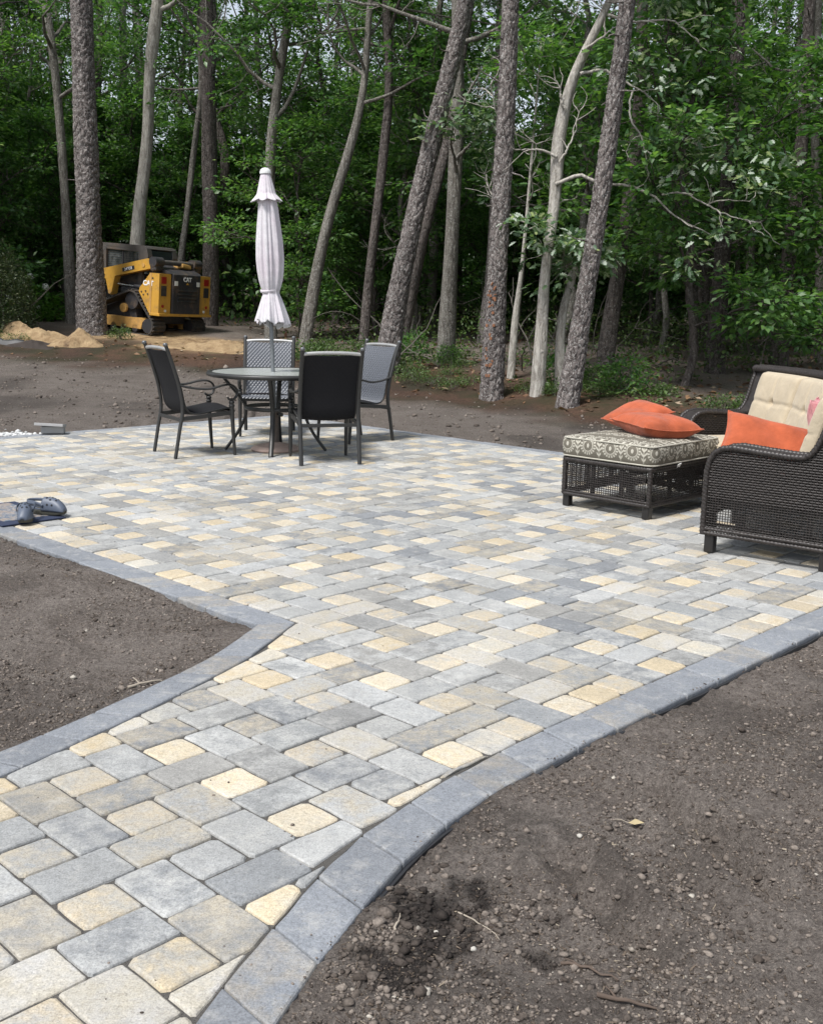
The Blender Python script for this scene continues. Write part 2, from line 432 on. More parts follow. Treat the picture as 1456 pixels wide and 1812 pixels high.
YEL = [(0.49, 0.41, 0.285), (0.46, 0.39, 0.28), (0.52, 0.44, 0.31), (0.45, 0.39, 0.295), (0.50, 0.435, 0.33)]
CRM = [(0.45, 0.42, 0.36), (0.42, 0.405, 0.36)]
GRY = [(0.245, 0.252, 0.252), (0.218, 0.227, 0.234), (0.275, 0.281, 0.280), (0.30, 0.303, 0.296), (0.195, 0.204, 0.214), (0.255, 0.252, 0.240), (0.33, 0.335, 0.332), (0.232, 0.233, 0.228)]
LGT = [(0.40, 0.405, 0.398), (0.36, 0.362, 0.35), (0.43, 0.432, 0.42)]
def paver_cols(small, cut=False):
    j = 1 + random.uniform(-0.07, 0.07)
    if small and random.random() < (0.25 if cut else 0.90):
        c1 = random.choice(YEL if random.random() < 0.9 else CRM); c2 = random.choice([(0.52, 0.485, 0.41), (0.44, 0.375, 0.27), (0.50, 0.455, 0.365), (0.36, 0.35, 0.32), (0.33, 0.33, 0.32)])
    else:
        c1 = random.choice(GRY); r = random.random()
        c2 = random.choice(LGT) if r < 0.50 else ((0.37, 0.335, 0.27) if r < 0.76 else tuple(x * 1.18 for x in c1))
        if random.random() < 0.11: c1 = (0.43, 0.40, 0.335); c2 = (0.43, 0.42, 0.40)
    return tuple(x * j for x in c1), tuple(x * j for x in c2)

def offset(poly, d):
    n = len(poly); out = []
    for i in range(n):
        p, a, c = Vector(poly[i]), Vector(poly[i - 1]), Vector(poly[(i + 1) % n])
        e1 = (p - a).normalized(); e2 = (c - p).normalized(); n1 = Vector((-e1.y, e1.x)); n2 = Vector((-e2.y, e2.x))
        m = n1 + n2; k = max(0.35, 1 + n1.dot(n2)); out.append(tuple(p + m * (d / k)))
    # a sliver whose offset folds over shrinks towards its centre instead
    s = sum(out[i][0] * out[(i + 1) % n][1] - out[(i + 1) % n][0] * out[i][1] for i in range(n)) / 2
    bad = s <= 0 or any((Vector(out[(i + 1) % n]) - Vector(out[i])).dot(Vector(poly[(i + 1) % n]) - Vector(poly[i])) <= 0 for i in range(n))
    if bad:
        cx = sum(p[0] for p in poly) / n; cy = sum(p[1] for p in poly) / n
        out = [(p[0] + (cx - p[0]) * min(0.4, d / 0.03), p[1] + (cy - p[1]) * min(0.4, d / 0.03)) for p in poly]
    return out
def paver_geo(poly, small, hi=True, border=False):
    jt = random.uniform(0.0021, 0.0035) if not border else random.uniform(0.0016, 0.0026)
    rc = (0.013 if small else 0.007) if not border else 0.004
    jit = 0.0026 if not border else 0.0024
    base = ccw([g2w(*p) for p in poly])
    base = [p for i, p in enumerate(base) if math.hypot(p[0] - base[i - 1][0], p[1] - base[i - 1][1]) > 0.006]
    if len(base) < 3: return [], []
    n0 = len(base); cr = [(random.uniform(0.6, 1.4), random.uniform(0.6, 1.4)) for _ in base]
    mids = []
    for i in range(n0):
        l = math.hypot(base[(i + 1) % n0][0] - base[i][0], base[(i + 1) % n0][1] - base[i][1])
        mids.append([(t + random.uniform(-0.06, 0.06), random.uniform(-jit, jit)) for t in (() if (l < 0.07 or not hi) else ((0.5,) if l < 0.17 else (0.36, 0.66)))])
    def ring(e):
        q = offset(base, jt + e); pts = []
        for i in range(n0):
            p, a, c = Vector(q[i]), Vector(q[i - 1]), Vector(q[(i + 1) % n0])
            l1, l2 = (a - p).length, (c - p).length
            r1 = min(max(0.0015, rc * cr[i][0] - 0.3 * e), 0.25 * l1); r2 = min(max(0.0015, rc * cr[i][1] - 0.3 * e), 0.25 * l2)
            pts.append(tuple(p + (a - p).normalized() * r1)); pts.append(tuple(p + (c - p).normalized() * r2))
            ed = c - p; nn = Vector((-ed.y, ed.x)).normalized()
            for t, j in mids[i]: pts.append(tuple(p + ed * t + nn * j))
        return pts
    dz = random.uniform(-0.002, 0.002); tx, ty = (random.gauss(0, 0.006), random.gauss(0, 0.006)) if not border else (random.gauss(0, 0.002), random.gauss(0, 0.002))
    cx = sum(p[0] for p in base) / n0; cy = sum(p[1] for p in base) / n0
    e = 0.0085 if small else 0.0058
    P = ring(0.0); n = len(P)
    rings = [(P, -0.07 if border else -0.03), (P, -0.008), (ring(0.3 * e), -0.0032), (ring(e), 0.0)] if hi else [(P, -0.02), (P, -0.007), (ring(e), 0.0)]
    V = []; F = []
    for pts, z in rings:
        for p in pts: V.append((p[0], p[1], z + dz + (p[0] - cx) * tx + (p[1] - cy) * ty if z > -0.02 else z))
    for k in range(len(rings) - 1):
        for i in range(n): F.append((k * n + i, k * n + (i + 1) % n, (k + 1) * n + (i + 1) % n, (k + 1) * n + i))
    F.append(tuple(range((len(rings) - 1) * n, len(rings) * n)))
    return V, F

def poly_mesh(name, V, F, c1, c2, mat):
    me = bpy.data.meshes.new(name); me.from_pydata(V, [], F)
    for an, arr in (('c1', c1), ('c2', c2)):
        a = me.attributes.new(an, 'FLOAT_COLOR', 'POINT'); arr = np.asarray(arr, dtype=np.float32)
        if arr.ndim == 1: arr = np.tile(arr, (len(V), 1))
        rgba = np.ones((len(V), 4), dtype=np.float32); rgba[:, :3] = arr; a.data.foreach_set('color', rgba.ravel())
    me.materials.append(mat); return me

patio = empty('patio'); tag(patio, 'paved patio and path of grey and tan concrete pavers with dark border', 'patio', kind='structure')
def centre(poly):
    n = len(poly); return g2w(sum(p[0] for p in poly) / n, sum(p[1] for p in poly) / n)
def visible(x, y): return y > 1.7 and abs(x) < 0.40 * y + 0.12
field.sort(key=lambda f: (0 if visible(*centre(f[0])) else 1, math.hypot(*centre(f[0])) / math.sqrt(area(f[0]))))
bulkV, bulkF, b1, b2 = [], [], [], []
for i, (poly, small) in enumerate(field):
    c1, c2 = paver_cols(small, area(poly) < 0.55)
    if i < 300:
        V, F = paver_geo(poly, small)
        link(bpy.data.objects.new('paver', poly_mesh('paver', V, F, c1, c2, M_PAV)), patio)
    else:
        V, F = paver_geo(poly, small, hi=math.hypot(*centre(poly)) < 8)
        o = len(bulkV); bulkV += V; bulkF += [tuple(k + o for k in f) for f in F]; b1 += [c1] * len(V); b2 += [c2] * len(V)
o = link(bpy.data.objects.new('far_pavers', poly_mesh('far_pavers', bulkV, bulkF, b1, b2, M_PAV)), patio); o['kind'] = 'stuff'

# border course: quads between inner and outer lines
def resample(line, step):
    P = [Vector(p) for p in line]; L = [0]
    for a, b in zip(P[:-1], P[1:]): L.append(L[-1] + (b - a).length)
    n = max(1, round(L[-1] / step)); out = []
    for k in range(n + 1):
        t = L[-1] * k / n
        for i in range(len(P) - 1):
            if t <= L[i + 1] + 1e-9: out.append(P[i].lerp(P[i + 1], (t - L[i]) / (L[i + 1] - L[i]))); break
    return out
border = []
def course(inner, outer, step=1.5, cuts=None):
    n = max(1, round(sum((Vector(b) - Vector(a)).length for a, b in zip(outer[:-1], outer[1:])) / step))
    def at(line):
        ln = sum((Vector(b) - Vector(a)).length for a, b in zip(line[:-1], line[1:])); return resample(line, ln / n)
    I, O = at(inner), at(outer)
    for k in range(len(I) - 1): border.append([tuple(I[k]), tuple(I[k + 1]), tuple(O[k + 1]), tuple(O[k])])
course([p for p in RI if p[0] <= 8.8][::-1], [p for p in RO if p[0] <= 8.6][::-1])
course([(8.8, 5.0), (43.9, 5.0)], [(8.6, 6.1), (43.9, 6.1)])
course([(43.95, 6.1), (43.95, -47.0)], [(45.0, 6.1), (45.0, -47.0)])
course([(45.0, -47.0), (10.0, -47.0)], [(45.0, -48.05), (10.0, -48.05)])
course([(10.0, -48.05), (10.0, -5.4)], [(8.95, -48.05), (8.95, -6.1)])
border.append([(10.0, -5.4), (9.95, -4.58), (9.0, -5.22), (8.95, -6.1)])
course([p for p in LI if p[0] < 9.95][::-1], [p for p in LO if p[0] < 9.1][::-1])
for poly in border:
    V, F = paver_geo(poly, False, True, border=True)
    j = random.uniform(0.90, 1.10); c1 = (0.195 * j, 0.209 * j, 0.230 * j); c2 = (0.228 * j, 0.241 * j, 0.260 * j) if random.random() < 0.8 else (0.27 * j, 0.255 * j, 0.23 * j)
    link(bpy.data.objects.new('border_paver', poly_mesh('border_paver', V, F, c1, c2, M_PAV)), patio)

mj = MB()
mj.add([(*g2w(a, b), -0.0075) for a, b in ((10, -47), (43.95, -47), (43.95, 5.0), (8.8, 5.0))], [(0, 1, 2, 3)])
pl = [p for p in LI] ; pr = [p for p in RI if p[0] <= 8.8]
aa = sorted(set([p[0] for p in pl] + [p[0] for p in pr])); aa = [a for a in aa if -8.5 < a < 9.95]
vs = []
for a in aa: vs += [(*g2w(a, float(fi(LI, a))), -0.0077), (*g2w(a, float(fi(RI, a))), -0.0077)]
mj.add(vs, [(2 * i, 2 * i + 2, 2 * i + 3, 2 * i + 1) for i in range(len(aa) - 1)])
mj.build('joint_sand', M_JOINT, patio, kind='stuff')

# black plastic edge strip outside the border
M_EDGE = simple('edge_plastic', (0.022, 0.023, 0.026), 0.55, 0.3, 30)
def edge_strip(line):
    P = [Vector((*g2w(*p), 0)) for p in line]; P = resample([tuple(p) for p in P], 0.10)
    vs = []
    for i, p in enumerate(P):
        t = (P[min(i + 1, len(P) - 1)] - P[max(i - 1, 0)]).normalized(); n = Vector((t.y, -t.x, 0))
        zt = -0.016 + random.uniform(-0.004, 0.003)
        for off, z in ((0.003, zt), (0.010, zt - 0.002), (0.012, -0.11)): vs.append(p + n * off + Vector((0, 0, z)))
    fs = []
    for i in range(len(P) - 1):
        for k in range(2): fs.append((3 * i + k, 3 * i + 3 + k, 3 * i + 4 + k, 3 * i + 1 + k))
    MB().add(vs, fs).build('edge_restraint', M_EDGE, patio)
edge_strip([p for p in RO if p[0] <= 8.6] + [(43.9, 6.1)])
edge_strip([(8.95, -48.0), (8.95, -6.1), (9.0, -5.22)][::-1])
edge_strip([p for p in LO if p[0] < 9.1][::-1])
# ------------------------------------------------------------------ dining set
M_FRAME = simple('bronze_frame', (0.042, 0.042, 0.041), 0.42, 0.18, 25, metal=0.35, spec=0.5)
M_FRAME2 = simple('grey_frame', (0.13, 0.135, 0.14), 0.40, 0.15, 25, metal=0.4)
M_SLING = simple('sling_strap', (0.100, 0.108, 0.125), 0.42, 0.12, 40, spec=0.55)  # strap grey lightened to hold the sky's reflection
M_SSHADE = simple('sling_shaded_back', (0.011, 0.011, 0.013), 0.8, 0.25, 60, spec=0.25, bmp=0.4, bscale=300)  # shaded copy of the strap: shadow on its back put into the colour
M_ALU = simple('highlight_aluminium', (0.45, 0.45, 0.44), 0.45, 0.2, 30, metal=0.6)  # top rail: silver highlight put into a light base colour

def spline(pts, n=6):
    P = [Vector(p) for p in pts]; out = []
    for i in range(len(P) - 1):
        p0, p1, p2, p3 = P[max(i - 1, 0)], P[i], P[i + 1], P[min(i + 2, len(P) - 1)]
        for k in range(n):
            t = k / n
            out.append(0.5 * ((2 * p1) + (p2 - p0) * t + (2 * p0 - 5 * p1 + 4 * p2 - p3) * t * t + (3 * p1 - p0 - 3 * p2 + p3) * t ** 3))
    out.append(P[-1]); return out

def make_chair():
    root = empty('patio_chair')
    for sx in (-1, 1):
        x = 0.255 * sx
        post = spline([(x, -0.30, 0), (x, -0.255, 0.25), (x, -0.225, 0.42), (x, -0.245, 0.60), (x, -0.30, 0.80), (x, -0.365, 0.985)], 5)
        b = MB().tube(post, [0.0165] * len(post), 8, flat=(1.0, 1.15)); bpost = b.build('back_post', M_FRAME, root)
        MB().lathe([(0.0, 0.018), (0.014, 0.016), (0.021, 0.006), (0.021, -0.006), (0.016, -0.012)], 10, (x, -0.368, 0.988)).build('post_cap', M_FRAME2, bpost)
        leg = MB().tube([(x, 0.265, 0), (x, 0.252, 0.20), (x, 0.240, 0.44)], [0.014, 0.018, 0.022], 8)
        leg.lathe([(0.022, 0.0), (0.027, 0.006), (0.027, 0.014), (0.021, 0.02), (0.021, 0.032), (0.027, 0.038), (0.024, 0.05), (0.012, 0.058), (0.0, 0.06)], 10, (x, 0.240, 0.435))
        leg.build('leg', M_FRAME, root)
        arm = spline([(x, -0.25, 0.640), (x + 0.02 * sx, -0.12, 0.612), (x + 0.03 * sx, 0.02, 0.605), (x + 0.02 * sx, 0.15, 0.632), (x, 0.235, 0.632), (x, 0.285, 0.595), (x, 0.292, 0.545), (x, 0.265, 0.507), (x, 0.225, 0.500), (x, 0.203, 0.520)], 5)
        MB().tube(arm, [0.012] * len(arm), 8, flat=(1.5, 0.85)).build('armrest', M_FRAME, root)
        MB().bar((x, -0.235, 0.345), (x, 0.245, 0.385), 0.022, 0.036, bev=0.004).build('side_rail', M_FRAME, root)
    MB().bar((-0.255, -0.235, 0.335), (0.255, -0.235, 0.335), 0.022, 0.030, bev=0.004).build('rear_rail', M_FRAME, root)
    MB().bar((-0.255, 0.225, 0.375), (0.255, 0.225, 0.375), 0.022, 0.030, bev=0.004).build('front_rail', M_FRAME, root)
    tp = spline([(-0.255, -0.352, 0.945), (-0.13, -0.356, 0.955), (0.0, -0.357, 0.957), (0.13, -0.356, 0.955), (0.255, -0.352, 0.945)], 3)
    MB().tube(tp, 0.011, 8, flat=(1.0, 1.4)).build('top_rail', M_ALU, root)
    prof = spline([(-0.345, 0.940), (-0.285, 0.80), (-0.225, 0.60), (-0.195, 0.46), (-0.150, 0.395), (-0.06, 0.385), (0.08, 0.405), (0.20, 0.425), (0.262, 0.418), (0.275, 0.392)], 10)
    prof = [Vector((p.x, p.y, 0)) for p in [Vector((q[0], q[1], 0)) for q in prof]]
    NL, NW = 92, 52
    L = [0]
    for a, b_ in zip(prof[:-1], prof[1:]): L.append(L[-1] + (b_ - a).length)
    def at(t):
        d = t * L[-1]
        for i in range(len(prof) - 1):
            if d <= L[i + 1] + 1e-9:
                k = (d - L[i]) / max(1e-9, L[i + 1] - L[i]); p = prof[i].lerp(prof[i + 1], k); tg = (prof[i + 1] - prof[i]).normalized()
                return p, Vector((-tg.y, tg.x, 0)) * -1
        return prof[-1], Vector((0, 1, 0))
    ys = [at(j / NL) for j in range(NL + 1)]
    def fr(off, wav):
        vs = []
        for j, (p, n) in enumerate(ys):
            if n.x < 0 and n.y < 0: n = -n
            for i in range(NW + 1):
                x = -0.234 + 0.468 * i / NW
                h = off + (wav * (1 if ((i // 2 + j // 2) % 2) else -1) * (0.4 if (i % 2 == 0 or j % 2 == 0) else 1.0))
                sag = -0.016 * math.cos(x / 0.234 * math.pi / 2)
                q = p + n * (h + sag)
                vs.append((x, q.x, q.y))
        w = NW + 1
        return vs, [(j * w + i, j * w + i + 1, (j + 1) * w + i + 1, (j + 1) * w + i) for j in range(NL) for i in range(NW)]
    v, f = fr(0.004, 0.0032); MB().add(v, f).build('sling', M_SLING, root, kind='stuff')
    v, f = fr(-0.006, 0.0008); MB().add(v, f).build('sling_shaded_back', M_SSHADE, root)  # extra dark sheet for the shaded rear side of the sling
    for sx in (-1, 1):
        MB().tube([(0.238 * sx, p.x, p.y) for p, n in ys[::4]], 0.008, 6).build('sling_edge', M_FRAME, root)
    return root
chair = make_chair()
chairs = [((-0.785, 9.40), 16, 'dark woven chair seen from behind, nearest the camera at the round table'),
          ((-1.97, 9.67), -56, 'dark woven chair seen from the side, left of the round table'),
          ((-1.53, 11.20), 183, 'woven chair facing the camera on the far side of the round table'),
          ((-0.60, 10.84), 132, 'woven chair turned towards the table, rightmost of the four dining chairs')]
for i, ((x, y), a, lab) in enumerate(chairs):
    c = chair if i == 0 else copy_tree(chair)
    c.location = (x, y, 0.001); c.rotation_euler = (0, 0, R(a)); tag(c, lab, 'chair', 'chairs around the round table')

TX, TY = -1.285, 9.97
tb = empty('round_table', (TX, TY, 0.001)); tag(tb, 'round glass topped table with dark metal frame under the closed umbrella', 'table')
MB().lathe([(0.578, 0.700), (0.612, 0.692), (0.628, 0.700), (0.630, 0.722), (0.620, 0.733), (0.600, 0.736), (0.578, 0.732), (0.578, 0.700)], 64).build('rim', M_FRAME, tb)
def glass_top():
    m, nt, b = newmat('frosted_glass'); v = objco(nt)
    c = mixc(nt, noise(nt, v, 60, 3), (0.46, 0.49, 0.47), (0.56, 0.58, 0.56)); nt.links.new(c, b.inputs['Base Color'])
    b.inputs['Roughness'].default_value = 0.22; b.inputs['Specular IOR Level'].default_value = 0.7
    b.inputs['Transmission Weight'].default_value = 0.25; bump(nt, b, noise(nt, v, 220, 3), 0.15, 0.002); return m
MB().lathe([(0.024, 0.724), (0.024, 0.7295), (0.579, 0.7295), (0.579, 0.724), (0.024, 0.724)], 64, smooth=False).build('glass_top', glass_top(), tb)
for k in range(4):
    a = R(-88 + 90 * k); ca, sa = math.cos(a), math.sin(a)
    p = spline([(0.50, 0.698), (0.435, 0.62), (0.335, 0.50), (0.275, 0.40), (0.285, 0.30), (0.36, 0.15), (0.47, 0.0)], 5)
    pts = [(q[0] * ca, q[0] * sa, q[1]) for q in [(v.x, v.y) for v in [Vector((t[0], t[1], 0)) for t in p]]]
    MB().tube(pts, [0.018] * len(pts), 8, flat=(1.25, 0.8)).build('leg', M_FRAME, tb)
ringp = [(0.275 * math.cos(2 * math.pi * k / 40), 0.275 * math.sin(2 * math.pi * k / 40), 0.40) for k in range(41)]
MB().tube(ringp, 0.014, 8, cap=False, flat=(0.8, 1.3)).build('lower_ring', M_FRAME, tb)
ringp = [(0.50 * math.cos(2 * math.pi * k / 48), 0.50 * math.sin(2 * math.pi * k / 48), 0.694) for k in range(49)]
MB().tube(ringp, 0.010, 6, cap=False).build('upper_ring', M_FRAME, tb)

# umbrella and its stand
M_STAND = simple('cast_stone', (0.36, 0.27, 0.23), 0.8, 0.3, 14, bmp=0.4, bscale=60)
us = empty('umbrella_stand', (TX, TY, 0.001)); tag(us, 'round weathered stone coloured umbrella stand under the glass table', 'umbrella stand')
MB().lathe([(0.0, 0.0), (0.225, 0.0), (0.232, 0.012), (0.222, 0.026), (0.205, 0.030), (0.198, 0.040), (0.160, 0.050), (0.120, 0.052), (0.110, 0.062), (0.060, 0.070), (0.036, 0.078)], 40,
          mod=lambda i, a: 1 + (0.012 * math.cos(16 * a) if 3 < i < 9 else 0)).build('base', M_STAND, us)
M_RUST = simple('stand_tube', (0.11, 0.090, 0.078), 0.55, 0.35, 18, metal=0.3)
MB().lathe([(0.036, 0.07), (0.031, 0.09), (0.030, 0.36), (0.033, 0.365), (0.033, 0.385), (0.026, 0.39)], 16).build('tube', M_RUST, us)
ustube = us.children[-1] if us.children[-1].name.startswith('tube') else [c for c in us.children if c.name.startswith('tube')][0]
MB().tube([(0.02, -0.02, 0.34), (0.055, -0.055, 0.34)], 0.008, 8).tube([(0.05, -0.05, 0.34), (0.066, -0.066, 0.34)], 0.019, 10).build('knob', M_FRAME, ustube)

um = empty('umbrella', (TX, TY, 0.08)); um.rotation_euler = (0, R(-1.9), 0)
tag(um, 'closed off white patio umbrella standing through the round glass table', 'umbrella')
M_POLE = simple('umbrella_pole', (0.20, 0.215, 0.225), 0.35, 0.12, 20, metal=0.5)
MB().tube([(0, 0, 0.03), (0, 0, 2.36)], 0.019, 14).build('pole', M_POLE, um)
def canopy_mat():
    m, nt, b = newmat('canopy_cloth'); v = objco(nt)
    c = mixc(nt, ramp(nt, noise(nt, scalev(nt, v, (2, 2, 0.9)), 1.6, 4), [(0.38, 0.0), (0.62, 1.0)]), (0.60, 0.60, 0.615), (0.57, 0.515, 0.56))
    c = mixc(nt, 1.0, c, ramp(nt, noise(nt, v, 30, 4), [(0.3, 0.90), (0.7, 1.06)]), 'MULTIPLY')
    nt.links.new(c, b.inputs['Base Color']); b.inputs['Roughness'].default_value = 0.9; b.inputs['Specular IOR Level'].default_value = 0.15
    b.inputs['Sheen Weight'].default_value = 0.15
    bump(nt, b, noise(nt, v, 420, 2), 0.2, 0.001); return m
M_CAN = canopy_mat()
Z0 = 0.08   # root height
def pleat(a, z, k=0.0):
    w = 0.55 * math.cos(8 * a + 0.9 * math.sin(3 * z) + k) + 0.35 * math.cos(15 * a + 2.2 * z + 1.3) + 0.22 * math.cos(23 * a - 1.5 * z)
    return w
cp = [(2.27, 0.0709, 0.13), (2.20, 0.0794, 0.15), (2.05, 0.0944, 0.14), (1.90, 0.1063, 0.14), (1.75, 0.1106, 0.14), (1.64, 0.1041, 0.14), (1.56, 0.0944, 0.13), (1.50, 0.0816, 0.09), (1.465, 0.0709, 0.06),
      (1.44, 0.0668, 0.08), (1.39, 0.0821, 0.14), (1.31, 0.1049, 0.17), (1.22, 0.1288, 0.20), (1.16, 0.1393, 0.24)]
def cp_at(z):
    zs = [c[0] for c in cp][::-1]
    return np.interp(z, zs, [c[1] for c in cp][::-1]), np.interp(z, zs, [c[2] for c in cp][::-1])
NS, NZ = 144, 110
vs = []
for j in range(NZ + 1):
    t = j / NZ
    for k in range(NS):
        a = 2 * math.pi * k / NS
        tip = 0.5 + 0.5 * math.cos(8 * a + 0.4) + 0.18 * math.cos(19 * a)
        zb = 1.150 + 0.030 * tip + 0.03 * math.cos(a + 2.2)
        z = 2.27 + (zb - 2.27) * t
        r, am = cp_at(z); r = r * (1 + am * pleat(a, z)) + 0.012 * math.cos(a + 0.6)
        vs.append((r * math.cos(a), r * math.sin(a), z - Z0))
fs = [(j * NS + k, j * NS + (k + 1) % NS, (j + 1) * NS + (k + 1) % NS, (j + 1) * NS + k) for j in range(NZ) for k in range(NS)]
co = MB().add(vs, fs, True).build('canopy', M_CAN, um)
sm = co.modifiers.new('cloth thickness', 'SOLIDIFY'); sm.thickness = 0.004; sm.offset = -1
vs = []
for j in range(25):
    t = j / 24
    for k in range(96):
        a = 2 * math.pi * k / 96
        fl = 0.5 + 0.5 * math.cos(8 * a + 1.0)
        z = 2.515 - (0.250 + 0.018 * fl) * t ** 0.92
        r = (0.030 + 0.062 * t ** 0.8 + 0.040 * max(0, t - 0.75) * 4 * (0.65 + 0.35 * fl)) * (1 + 0.10 * t * math.cos(8 * a + 1.0) + 0.05 * t * math.cos(17 * a))
        if t == 0: r = 0.002
        vs.append((r * math.cos(a), r * math.sin(a), z - Z0))
fs = [(j * 96 + k, j * 96 + (k + 1) % 96, (j + 1) * 96 + (k + 1) % 96, (j + 1) * 96 + k) for j in range(24) for k in range(96)]
co = MB().add(vs, fs, True).build('vent_cap', M_CAN, um)
sm = co.modifiers.new('cloth thickness', 'SOLIDIFY'); sm.thickness = 0.004; sm.offset = -1
vcap = co
MB().lathe([(0.052, 2.49 - Z0), (0.052, 2.505 - Z0), (0.044, 2.525 - Z0), (0.026, 2.540 - Z0), (0.0, 2.545 - Z0)], 20).build('finial', simple('finial_plastic', (0.62, 0.63, 0.62), 0.4), vcap)
tie = []
for k in range(41):
    a = 2 * math.pi * k / 40; r, am = cp_at(1.475); tie.append(((r * 1.07 + 0.004) * math.cos(a), (r * 1.07 + 0.004) * math.sin(a), 1.470 - Z0 + 0.012 * math.sin(a + 0.5)))
MB().tube(tie, 0.010, 6, cap=False, flat=(0.5, 1.5)).build('tie_strap', M_CAN, um)
M_RIB = simple('rib_metal', (0.10, 0.08, 0.07), 0.5, 0.3, metal=0.4)
for k in range(8):
    a = 2 * math.pi * k / 8 + 0.2
    MB().tube([(0.022 * math.cos(a), 0.022 * math.sin(a), 2.2 - Z0), (0.05 * math.cos(a), 0.05 * math.sin(a), 1.47 - Z0), (0.08 * math.cos(a), 0.08 * math.sin(a), 1.17 - Z0)], 0.006, 6).build('rib', M_RIB, um)

# ------------------------------------------------------------------ wicker seating
def wicker_mat():
    m, nt, b = newmat('dark_wicker'); v = objco(nt)
    c = mixc(nt, ramp(nt, noise(nt, v, 55, 4, 0.7), [(0.35, 0.0), (0.7, 1.0)]), (0.012, 0.0098, 0.009), (0.046, 0.038, 0.035))
    nt.links.new(c, b.inputs['Base Color']); b.inputs['Roughness'].default_value = 0.46; b.inputs['Specular IOR Level'].default_value = 0.5; return m
M_WIC = wicker_mat()
M_FOOT = simple('black_foot', (0.016, 0.015, 0.015), 0.35, 0.3)

def strands(mb_v, mb_f, P, Nn, W, hw, ht, s0=0):
    """one woven strand: P,Nn,W arrays (n,3); hw half width, ht half thickness"""
    n = len(P); o = s0
    q = np.stack([P + W * hw + Nn * ht, P - W * hw + Nn * ht, P - W * hw - Nn * ht, P + W * hw - Nn * ht], 1).reshape(-1, 3)
    i = np.arange(n - 1)[:, None, None] * 4; k = np.arange(4)[None, :, None]
    k2 = (k + 1) % 4
    f = np.concatenate([i + k, i + k2, i + 4 + k2, i + 4 + k], 2).reshape(-1, 4) + o
    mb_v.append(q); mb_f.append(f); return o + len(q)
def weave_panel(name, parent, fn, nu, nv, hw_u, hw_v, inside=None, gap=0.0026):
    hwv = hw_v if callable(hw_v) else (lambda t: hw_v)
    """fn(s,t)->(x,y,z); nu strands running along t, nv strands running along s"""
    mv, mf = [], []; o = 0; e = 1e-3
    def frame(s, t):
        p = np.array(fn(s, t)); du = np.array(fn(min(s + e, 1), t)) - np.array(fn(max(s - e, 0), t)); dv = np.array(fn(s, min(t + e, 1))) - np.array(fn(s, max(t - e, 0)))
        du /= np.linalg.norm(du) + 1e-12; dv /= np.linalg.norm(dv) + 1e-12; n = np.cross(du, dv); n /= np.linalg.norm(n) + 1e-12
        return p, du, dv, n
    G = [[frame((i + 0.5) / nu, (j + 0.5) / nv) for j in range(nv)] for i in range(nu)]
    for i in range(nu):
        ok = [j for j in range(nv) if inside is None or inside((i + 0.5) / nu, (j + 0.5) / nv)]
        if len(ok) < 2: continue
        P = np.array([G[i][j][0] + G[i][j][3] * (gap if (i + j) % 2 else -gap) for j in ok]); W = np.array([G[i][j][1] for j in ok]); N = np.array([G[i][j][3] for j in ok])
        o = strands(mv, mf, P, N, W, hw_u * random.uniform(0.85, 1.15), 0.0016, o)
    for j in range(nv):
        ok = [i for i in range(nu) if inside is None or inside((i + 0.5) / nu, (j + 0.5) / nv)]
        if len(ok) < 2: continue
        P = np.array([G[i][j][0] + G[i][j][3] * (-gap if (i + j) % 2 else gap) for i in ok]); W = np.array([G[i][j][2] for i in ok]); N = np.array([G[i][j][3] for i in ok])
        o = strands(mv, mf, P, N, W, hwv((j + 0.5) / nv) * random.uniform(0.85, 1.15), 0.0016, o)
    ob = link(bpy.data.objects.new(name, np_mesh(name, np.concatenate(mv), np.concatenate(mf), M_WIC)), parent); ob['kind'] = 'stuff'; return ob
def braid(mb, pts, rad, pitch=0.022, seg=12):
    """rope-like rim along a line"""
    P = [Vector(p) for p in pts]; L = sum((b - a).length for a, b in zip(P[:-1], P[1:])); Q = resample([tuple(p) for p in P], pitch / 4)
    return mb.tube(Q, [rad] * len(Q), seg, mod=lambda i, a: 1 + 0.13 * math.sin(2 * a + i * math.pi / 2) + 0.05 * math.sin(5 * a - i))
def woven_skin(name, parent, fn, nu, nv, h=0.0035, inward=1):
    e = 1e-3
    def g(s, t):
        p = Vector(fn(s, t)); du = Vector(fn(min(s + e, 1), t)) - Vector(fn(max(s - e, 0), t)); dv = Vector(fn(s, min(t + e, 1))) - Vector(fn(s, max(t - e, 0)))
        n = du.cross(dv).normalized() * inward
        i, j = round(s * nu), round(t * nv)
        return p + n * (h * ((1 if ((i // 2 + j // 2) % 2) else -1) * (1.0 if (i % 2 and j % 2) else 0.35)))
    return MB().grid(g, nu, nv, smooth=False).build(name, M_WIC, parent)

def cushion(mb, fn, nu, nv, th, ex=0.30, pw=6, dents=()):
    """closed pillow: fn(u,v,h)"""
    def h(u, v):
        a = max(0.0, (1 - abs(2 * u - 1) ** pw) * (1 - abs(2 * v - 1) ** pw)) ** ex
        d = 0
        for f in dents: d += f(u, v)
        return max(0.0, th * a * (1 - d))
    mb.grid(lambda u, v: fn(u, v, h(u, v)), nu, nv)
    mb.grid(lambda u, v: fn(1 - u, v, -h(1 - u, v)), nu, nv)
    return mb

